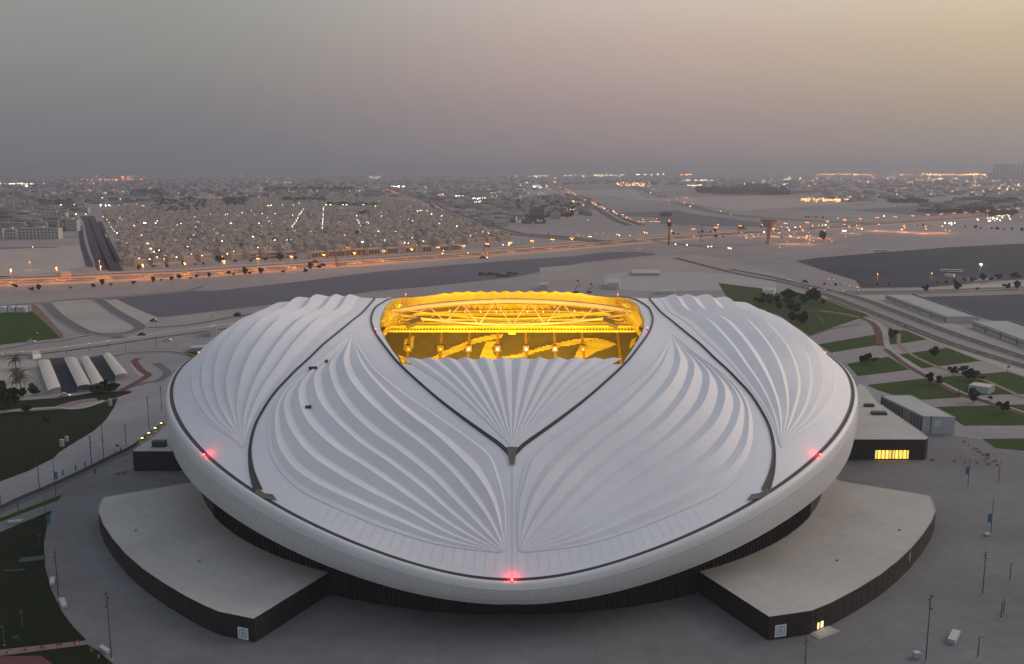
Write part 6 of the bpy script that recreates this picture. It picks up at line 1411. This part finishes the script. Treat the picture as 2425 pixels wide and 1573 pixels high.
# the remaining lights of the far city, past counting
KEYS = list(GL); FARM = []
for f in (12, 36, 130):
    for k in KEYS: FARM.append(mat('far_lamp_%s_%d' % (k, f), (.8, .8, .8), .5, emit=(tuple(GL[k].node_tree.nodes['Principled BSDF'].inputs['Emission Color'].default_value)[:3], f)))
dm = MB()
def dot(px, py, col, s=1.0, z=8.0):
    x, y = G(px, py, z); D = math.hypot(x, y); r = s * D / FPX * .55; m = dm
    m.cur = KEYS.index(col) + (0 if D < 6000 else (6 if D < 12000 else 12))
    i = len(m.v); m.v += [(x - r, y, z), (x, y - r, z), (x + r, y, z), (x, y + r, z), (x, y, z + r), (x, y, z - r)]
    for f in ((0, 1, 4), (1, 2, 4), (2, 3, 4), (3, 0, 4), (1, 0, 5), (2, 1, 5), (3, 2, 5), (0, 3, 5)): m.f.append(tuple(i + q for q in f)); m.mi.append(m.cur)
def rowd(c, x0, x1, y, n, cols, s=1.0, jy=2.0):
    for _ in range(n): dot(*c2(c, rng.uniform(x0, x1), max(y + rng.gauss(0, jy), 222)), rng.choice(cols), s * rng.uniform(.6, 1.3))
rowd(F1, 740, 1065, 292, 28, 'oor', .9); rowd(F1, 1110, 1290, 288, 16, 'oor', .9); rowd(F1, 1110, 1290, 265, 6, 'o', .9); rowd(F1, 0, 300, 326, 15, 'wy', 1.4); rowd(F1, 180, 260, 348, 5, 'yw', 1.1); rowd(F1, 470, 860, 328, 12, 'wyo', .8); rowd(F1, 0, 2380, 262, 22, 'roy', .7, 8); rowd(F1, 640, 2100, 390, 40, 'wwyor', .9, 14); rowd(F1, 920, 1010, 412, 8, 'o', .9); rowd(F1, 1330, 1640, 440, 10, 'o', .5, 8); rowd(F1, 900, 1000, 525, 10, 'w', 1.2, 6); rowd(F1, 1210, 1320, 528, 12, 'yw', .9, 2); rowd(F1, 1050, 1250, 520, 12, 'o', .6, 5); rowd(F1, 400, 640, 420, 10, 'yw', .8, 12); rowd(F1, 1900, 2380, 420, 26, 'wyo', .9, 30); rowd(F1, 950, 2380, 760, 60, 'wwy', .7, 90); rowd(F1, 1700, 1720, 465, 5, 'y', 1.1)
rowd(F2, 100, 460, 312, 20, 'oy', .7, 4); rowd(F2, 250, 640, 385, 20, 'wwy', .8, 12); rowd(F2, 840, 1060, 395, 10, 'wy', 1.0, 8); rowd(F2, 1250, 1410, 353, 16, 'wwy', 1.2, 3); rowd(F2, 0, 2380, 265, 20, 'wyo', .6, 12); rowd(F2, 1980, 2140, 460, 16, 'w', 1.3, 4); rowd(F2, 2000, 2080, 497, 14, 'w', 1.2, 4); rowd(F2, 1840, 1910, 437, 9, 'wy', 1.1, 4); rowd(F2, 1500, 2380, 400, 34, 'wyor', .8, 34); rowd(F2, 0, 1800, 680, 90, 'wwy', .6, 90); rowd(F2, 1680, 1740, 425, 7, 'y', .9, 4); rowd(F2, 2160, 2240, 420, 8, 'yw', .9, 10); rowd(F2, 0, 2000, 870, 30, 'yw', .7, 25)
rowd(F3, 790, 1080, 250, 34, 'yyw', .9, 5); rowd(F3, 80, 700, 258, 26, 'oyw', .8, 5); rowd(F3, 1160, 1430, 245, 14, 'yw', .9, 4); rowd(F3, 1570, 1680, 244, 12, 'o', 1.1, 2); rowd(F3, 1600, 1870, 296, 34, 'wyy', .9, 4); rowd(F3, 1630, 1780, 342, 18, 'wy', .9, 3); rowd(F3, 1720, 1950, 367, 26, 'oy', .9, 3); rowd(F3, 1000, 1300, 332, 44, 'orywo', 1.0, 10); rowd(F3, 0, 460, 400, 30, 'wyo', .9, 60); rowd(F3, 240, 330, 352, 12, 'w', 1.0, 9); rowd(F3, 545, 645, 488, 10, 'yw', .8, 2); rowd(F3, 80, 330, 655, 16, 'yow', .7, 25); rowd(F3, 1180, 1400, 672, 20, 'o', .8, 2); rowd(F3, 2080, 2380, 330, 12, 'yw', 1.0, 18); rowd(F3, 2100, 2300, 800, 14, 'oyr', .9, 12); rowd(F3, 600, 1300, 800, 16, 'orwy', .6, 14)
rowd(F4, 350, 780, 472, 90, 'ooyo', 1.5, 9); rowd(F4, 510, 1060, 241, 70, 'oyo', .9, 3); rowd(F4, 1240, 2050, 242, 120, 'oyo', .9, 4); rowd(F4, 2030, 2380, 240, 40, 'oyo', .8, 5); rowd(F4, 0, 2380, 300, 190, 'ooyyw', .8, 38); rowd(F4, 1150, 2380, 400, 46, 'ooy', .9, 28); rowd(F4, 205, 260, 286, 8, 'w', .9, 1); rowd(F4, 1600, 1640, 283, 8, 'w', .9, 1); rowd(F4, 100, 230, 338, 9, 'wy', 1.1, 3); rowd(F4, 760, 915, 440, 16, 'y', .9, 3); rowd(F4, 2030, 2260, 640, 24, 'wy', 1.1, 14); rowd(F4, 60, 900, 780, 34, 'orywo', .8, 50); rowd(F4, 2100, 2380, 375, 16, 'oy', 1.0, 20)
stuff(dm.build('distant_lights', FARM))
# highway lamps, lit orange
HL_ = np.r_[0, np.cumsum(np.hypot(*np.diff(HS, axis=0).T))]
pole = MB(); pole.tube([(0, 0, 0), (0, 0, 13)], [.28, .16], 6); pm = pole.mesh('pole', mat('orange_lit_pole', (.35, .26, .2), .6))
arm = MB(); arm.tube([(-2.2, 0, 13.2), (0, 0, 13), (2.2, 0, 13.2)], .10, 5); am = arm.mesh('lamp_arm', M_POLE); hd_ = MB(); hd_.box(-.7, .7, -.4, .4, -.25, .1); hm = hd_.mesh('lamp_head', GL['o'])
q = 20.0; nlamp = 0
while q < HL_[-1] and nlamp < 46:
    x, y = (float(np.interp(q, HL_, HS[:, k])) for k in (0, 1)); k = min(int(np.searchsorted(HL_, q)), len(hn) - 1); o_ = hn[k] * (-7)
    t = empty('highway_lamp', (x + o_[0], y + o_[1], .4), math.atan2(hn[k][1], hn[k][0])); tag(t, 'tall two armed highway lamp glowing orange on the median', 'street lamp', 'orange highway lamps'); link('pole', pm, t); link('lamp_arm', am, t)
    for s in (-2.4, 2.4): link('lamp_head', hm, t, (s, 0, 13.1))
    e = 62000 if x < -150 else (28000 if x < 330 else 11000)
    point_light('highway_glow', (x + o_[0], y + o_[1], 12.0), e, (1, .31, .045), .5); q += 44 if x < 100 else 70; nlamp += 1
for px, py, e in ((1830, 560, 12000), (1900, 562, 9000), (1945, 565, 9000), (2080, 547, 14000), (2140, 550, 14000), (2190, 553, 14000), (2230, 552, 12000), (1870, 578, 10000), (1910, 578, 8000), (1700, 548, 6000), (2010, 553, 6000)):
    x, y = G(px, py); t = tag(empty('yard_lamp', (x, y, 0)), 'orange yard lamp right of the water tower', 'street lamp', 'orange yard lamps right of the water tower'); link('pole', pm, t); h = link('lamp_head', hm, t, (0, 0, 13.1)); point_light('yard_glow', (x, y, 12), e * 4.0, (1, .33, .06), .5)
# tall lit poles in front of the town
for c, x, yb, yt, col in ((F1, 303, 975, 905, 'o'), (F1, 275, 1110, 1045, 'o'), (F1, 908, 1110, 1035, 'o'), (F1, 1340, 960, 872, 'o'), (F1, 1495, 1080, 1012, 'o'), (F1, 2026, 1045, 990, 'o'), (F1, 2225, 895, 845, 'o'), (F2, 840, 1085, 800, 'o'), (F2, 992, 1060, 860, 'w'), (F2, 850, 940, 910, 'o'), (F4, 1045, 1215, 1150, 'o'), (F4, 1540, 1175, 1145, 'o')):
    x, y, h = pole_h(c2(c, x, yb), c2(c, x, yt)); t = tag(empty('tall_lamp', (x, y, 0)), 'tall orange lit lamp mast at the highway' if col == 'o' else 'tall mast with a bright white lamp before the terrace', 'street lamp', 'tall lit masts at the highway'); p = link('pole', pm, t); p.scale = (1, 1, h / 13)
    hh = link('lamp_head', LM[col][1], t, (0, 0, h + .5)); r = .75 * math.hypot(x, y) / FPX; hh.scale = (r, r, r); point_light('mast_glow', (x, y - 2, h - 1), 1500, (1, .45, .12), .4)
# ---- water tower, masts, crane, chimneys
x, y, h = pole_h(c2(F4, 55, 875), c2(F4, 80, 597)); t = tag(empty('water_tower', (x, y, 0)), 'tall brown water tower shaped like a goblet', 'water tower')
M_WT = mat('tower_concrete', (.42, .26, .20), .85, noise=(.05, .12)); k = h / 100
def lathe(prof, n, m, name, par, smooth=True):
    mb = MB(); mb.tube([(0, 0, z) for r, z in prof], [r for r, z in prof], n); return mb.build(name, m, par, smooth)
rw = 82 * F4[2] / FPX * math.hypot(x, y)
lathe([(rw * .27, 0), (rw * .21, h * .3), (rw * .22, h * .62), (rw * .30, h * .66)], 24, M_WT, 'shaft', t); lathe([(rw * .30, h * .66), (rw * .62, h * .78), (rw * .92, h * .94), (rw * .95, h * .97)], 28, M_WT, 'bowl', t); lathe([(rw * .95, h * .97), (rw * .98, h), (rw * .5, h * 1.015), (.1, h * 1.02)], 28, mat('tower_rim', (.34, .22, .18), .85), 'lid', t, False)
x, y, h = pole_h(c2(F3, 1472, 885), c2(F3, 1478, 660)); t = tag(empty('radio_mast', (x, y, 0)), 'dark radio mast with a bulky antenna crown and red tip light', 'mast')
mb = MB(); mb.tube([(0, 0, 0), (0, 0, h * .8)], [1.3, .9], 8); mb.build('pole', M_HEAD, t)
for q in range(8):
    mb = MB(); mb.box(-.7, .7, -.5, .5, h * .76, h * .94, Matrix.Rotation(q * math.pi / 4, 4, 'Z') @ Matrix.Translation((0, 3.0, 0))); mb.build('antenna', M_HEAD, t)
mb = MB(); mb.tube([(0, 0, h * .74), (0, 0, h * .78), (0, 0, h * .9), (0, 0, h * .95)], [1, 3, 3, .6], 10); mb.build('antenna_ring', M_HEAD, t)
mb = MB(); mb.tube([(0, 0, h * .95), (0, 0, h + .5)], .5, 6); mb.build('tip_light', GL['r'], t)
def lattice(c, bx, by, tx, ty, label, w=1.2, m=M_POLE, lean=0.0, name='lattice_mast', cat='mast'):
    x, y, h = pole_h(c2(c, bx, by), c2(c, tx, ty)); t = tag(empty(name, (x, y, 0)), label, cat); n = 12
    for sx, sy in ((-1, -1), (1, -1), (1, 1), (-1, 1)):
        mb = MB(); mb.tube([(sx * w, sy * w, 0), (sx * w * .3 + lean, sy * w * .3, h)], .16, 4); mb.build('leg', m, t)
    mb = MB()
    for k in range(n):
        f0, f1 = k / n, (k + 1) / n; a, b = w * (1 - .7 * f0), w * (1 - .7 * f1)
        for s in ((-1, -1, 1, -1), (1, -1, 1, 1), (1, 1, -1, 1), (-1, 1, -1, -1)): mb.tube([(s[0] * a + lean * f0, s[1] * a, h * f0), (s[2] * b + lean * f1, s[3] * b, h * f1)], .09, 4, False)
    stuff(mb.build('lattice_bracing', m, t)); return t, h
lattice(F3, 1768, 862, 1772, 680, 'thin lattice mast right of the radio mast', 1.6)
lattice(F2, 770, 1085, 748, 918, 'red lattice crane jib leaning left at the highway', 1.6, mat('crane_red', (.30, .03, .03), .6), -5, 'crane', 'crane')
lattice(F3, 378, 800, 380, 770, 'short dark mast on the sand left of the junction', 2.0); lattice(F2, 2090, 960, 2090, 890, 'thin mast beside the blue hoarding', .9)
for c, x, y0, y1, w, m, lab in ((F3, 2130, 752, 710, 60, M_HEAD, 'dark hoarding board on posts near the lit junction'), (F2, 2125, 918, 875, 50, mat('blue_board', (.03, .08, .30), .6), 'blue hoarding board beside the highway'), (F2, 1605, 905, 882, 50, mat('red_board', (.35, .05, .05), .6), 'red hoarding board on top of the terrace row')):
    px = c2(c, x, y0); X, Y, h = pole_h(px, c2(c, x, y1)); z0 = h * .35; W = w * c[2] / FPX * math.hypot(X, Y); t = tag(empty('hoarding', (X, Y, 0)), lab, 'hoarding'); mb = MB(); mb.box(-W / 2, W / 2, -.3, .3, z0, h); mb.build('board', m, t)
    for s in (-.35, .35): mb = MB(); mb.tube([(s * W, 0, 0), (s * W, 0, z0)], .3, 5); mb.build('post', M_POLE, t)
for i, x in enumerate((2105, 2135, 2165, 2195, 2222, 2250, 2285, 2320, 2355)):
    px, py = c2(F4, x, 232); X, Y = G(px, 427); _, _, h = pole_h((px, 427), (px, 350 + (150 - i % 3 * 3) * F4[2]), 400); h = min(h, 174); r = 3.2 * math.hypot(X, Y) / FPX
    t = tag(empty('chimney_stack', (X, Y, 0)), 'tall hazy chimney on the right horizon', 'chimney', 'chimneys of the far power station'); mb = MB(); mb.tube([(0, 0, 0), (0, 0, h)], [r, r * .8], 8); mb.build('shaft', M_BLK[2], t); mb = MB(); mb.box(-r * 3, r * 3, -r * 2, r * 2, 0, h * .45); mb.build('boiler_house', M_BLK[2], t)
# ---------------------------------------------------------------- evening haze
m = bpy.data.materials.new('evening_haze'); m.use_nodes = True; t = m.node_tree; t.nodes.clear(); o = t.nodes.new('ShaderNodeOutputMaterial'); v = t.nodes.new('ShaderNodeVolumePrincipled')
v.inputs['Color'].default_value = (.60, .625, .72, 1); v.inputs['Density'].default_value = HAZE; v.inputs['Anisotropy'].default_value = .32; t.links.new(v.outputs[0], o.inputs['Volume'])
mb = MB(); mb.box(-47000, 47000, -47000, 47000, -1.2, 186); stuff(mb.build('haze', m))

# look-alikes of small groups are told apart by their order from the left
_W = 'first second third fourth fifth sixth seventh eighth ninth tenth eleventh twelfth thirteenth fourteenth fifteenth sixteenth seventeenth eighteenth nineteenth twentieth'.split()
WORDS = _W + ['twenty-' + w for w in _W[:9]] + ['thirtieth'] + ['thirty-' + w for w in _W[:9]] + ['fortieth'] + ['forty-' + w for w in _W[:9]]
by = {}
for o in bpy.data.objects:
    if o.parent is None and o.get('label') and o.get('category'): by.setdefault(o['label'], []).append(o)
def screen_x(o): return o.location.x / max(o.location.y, 1)
for lab, os_ in by.items():
    if 1 < len(os_) <= 49 and os_[0]['category'] != 'house':
        os_.sort(key=screen_x)
        for i, o in enumerate(os_): o['label'] = lab + ', ' + WORDS[i] + ' from the left'
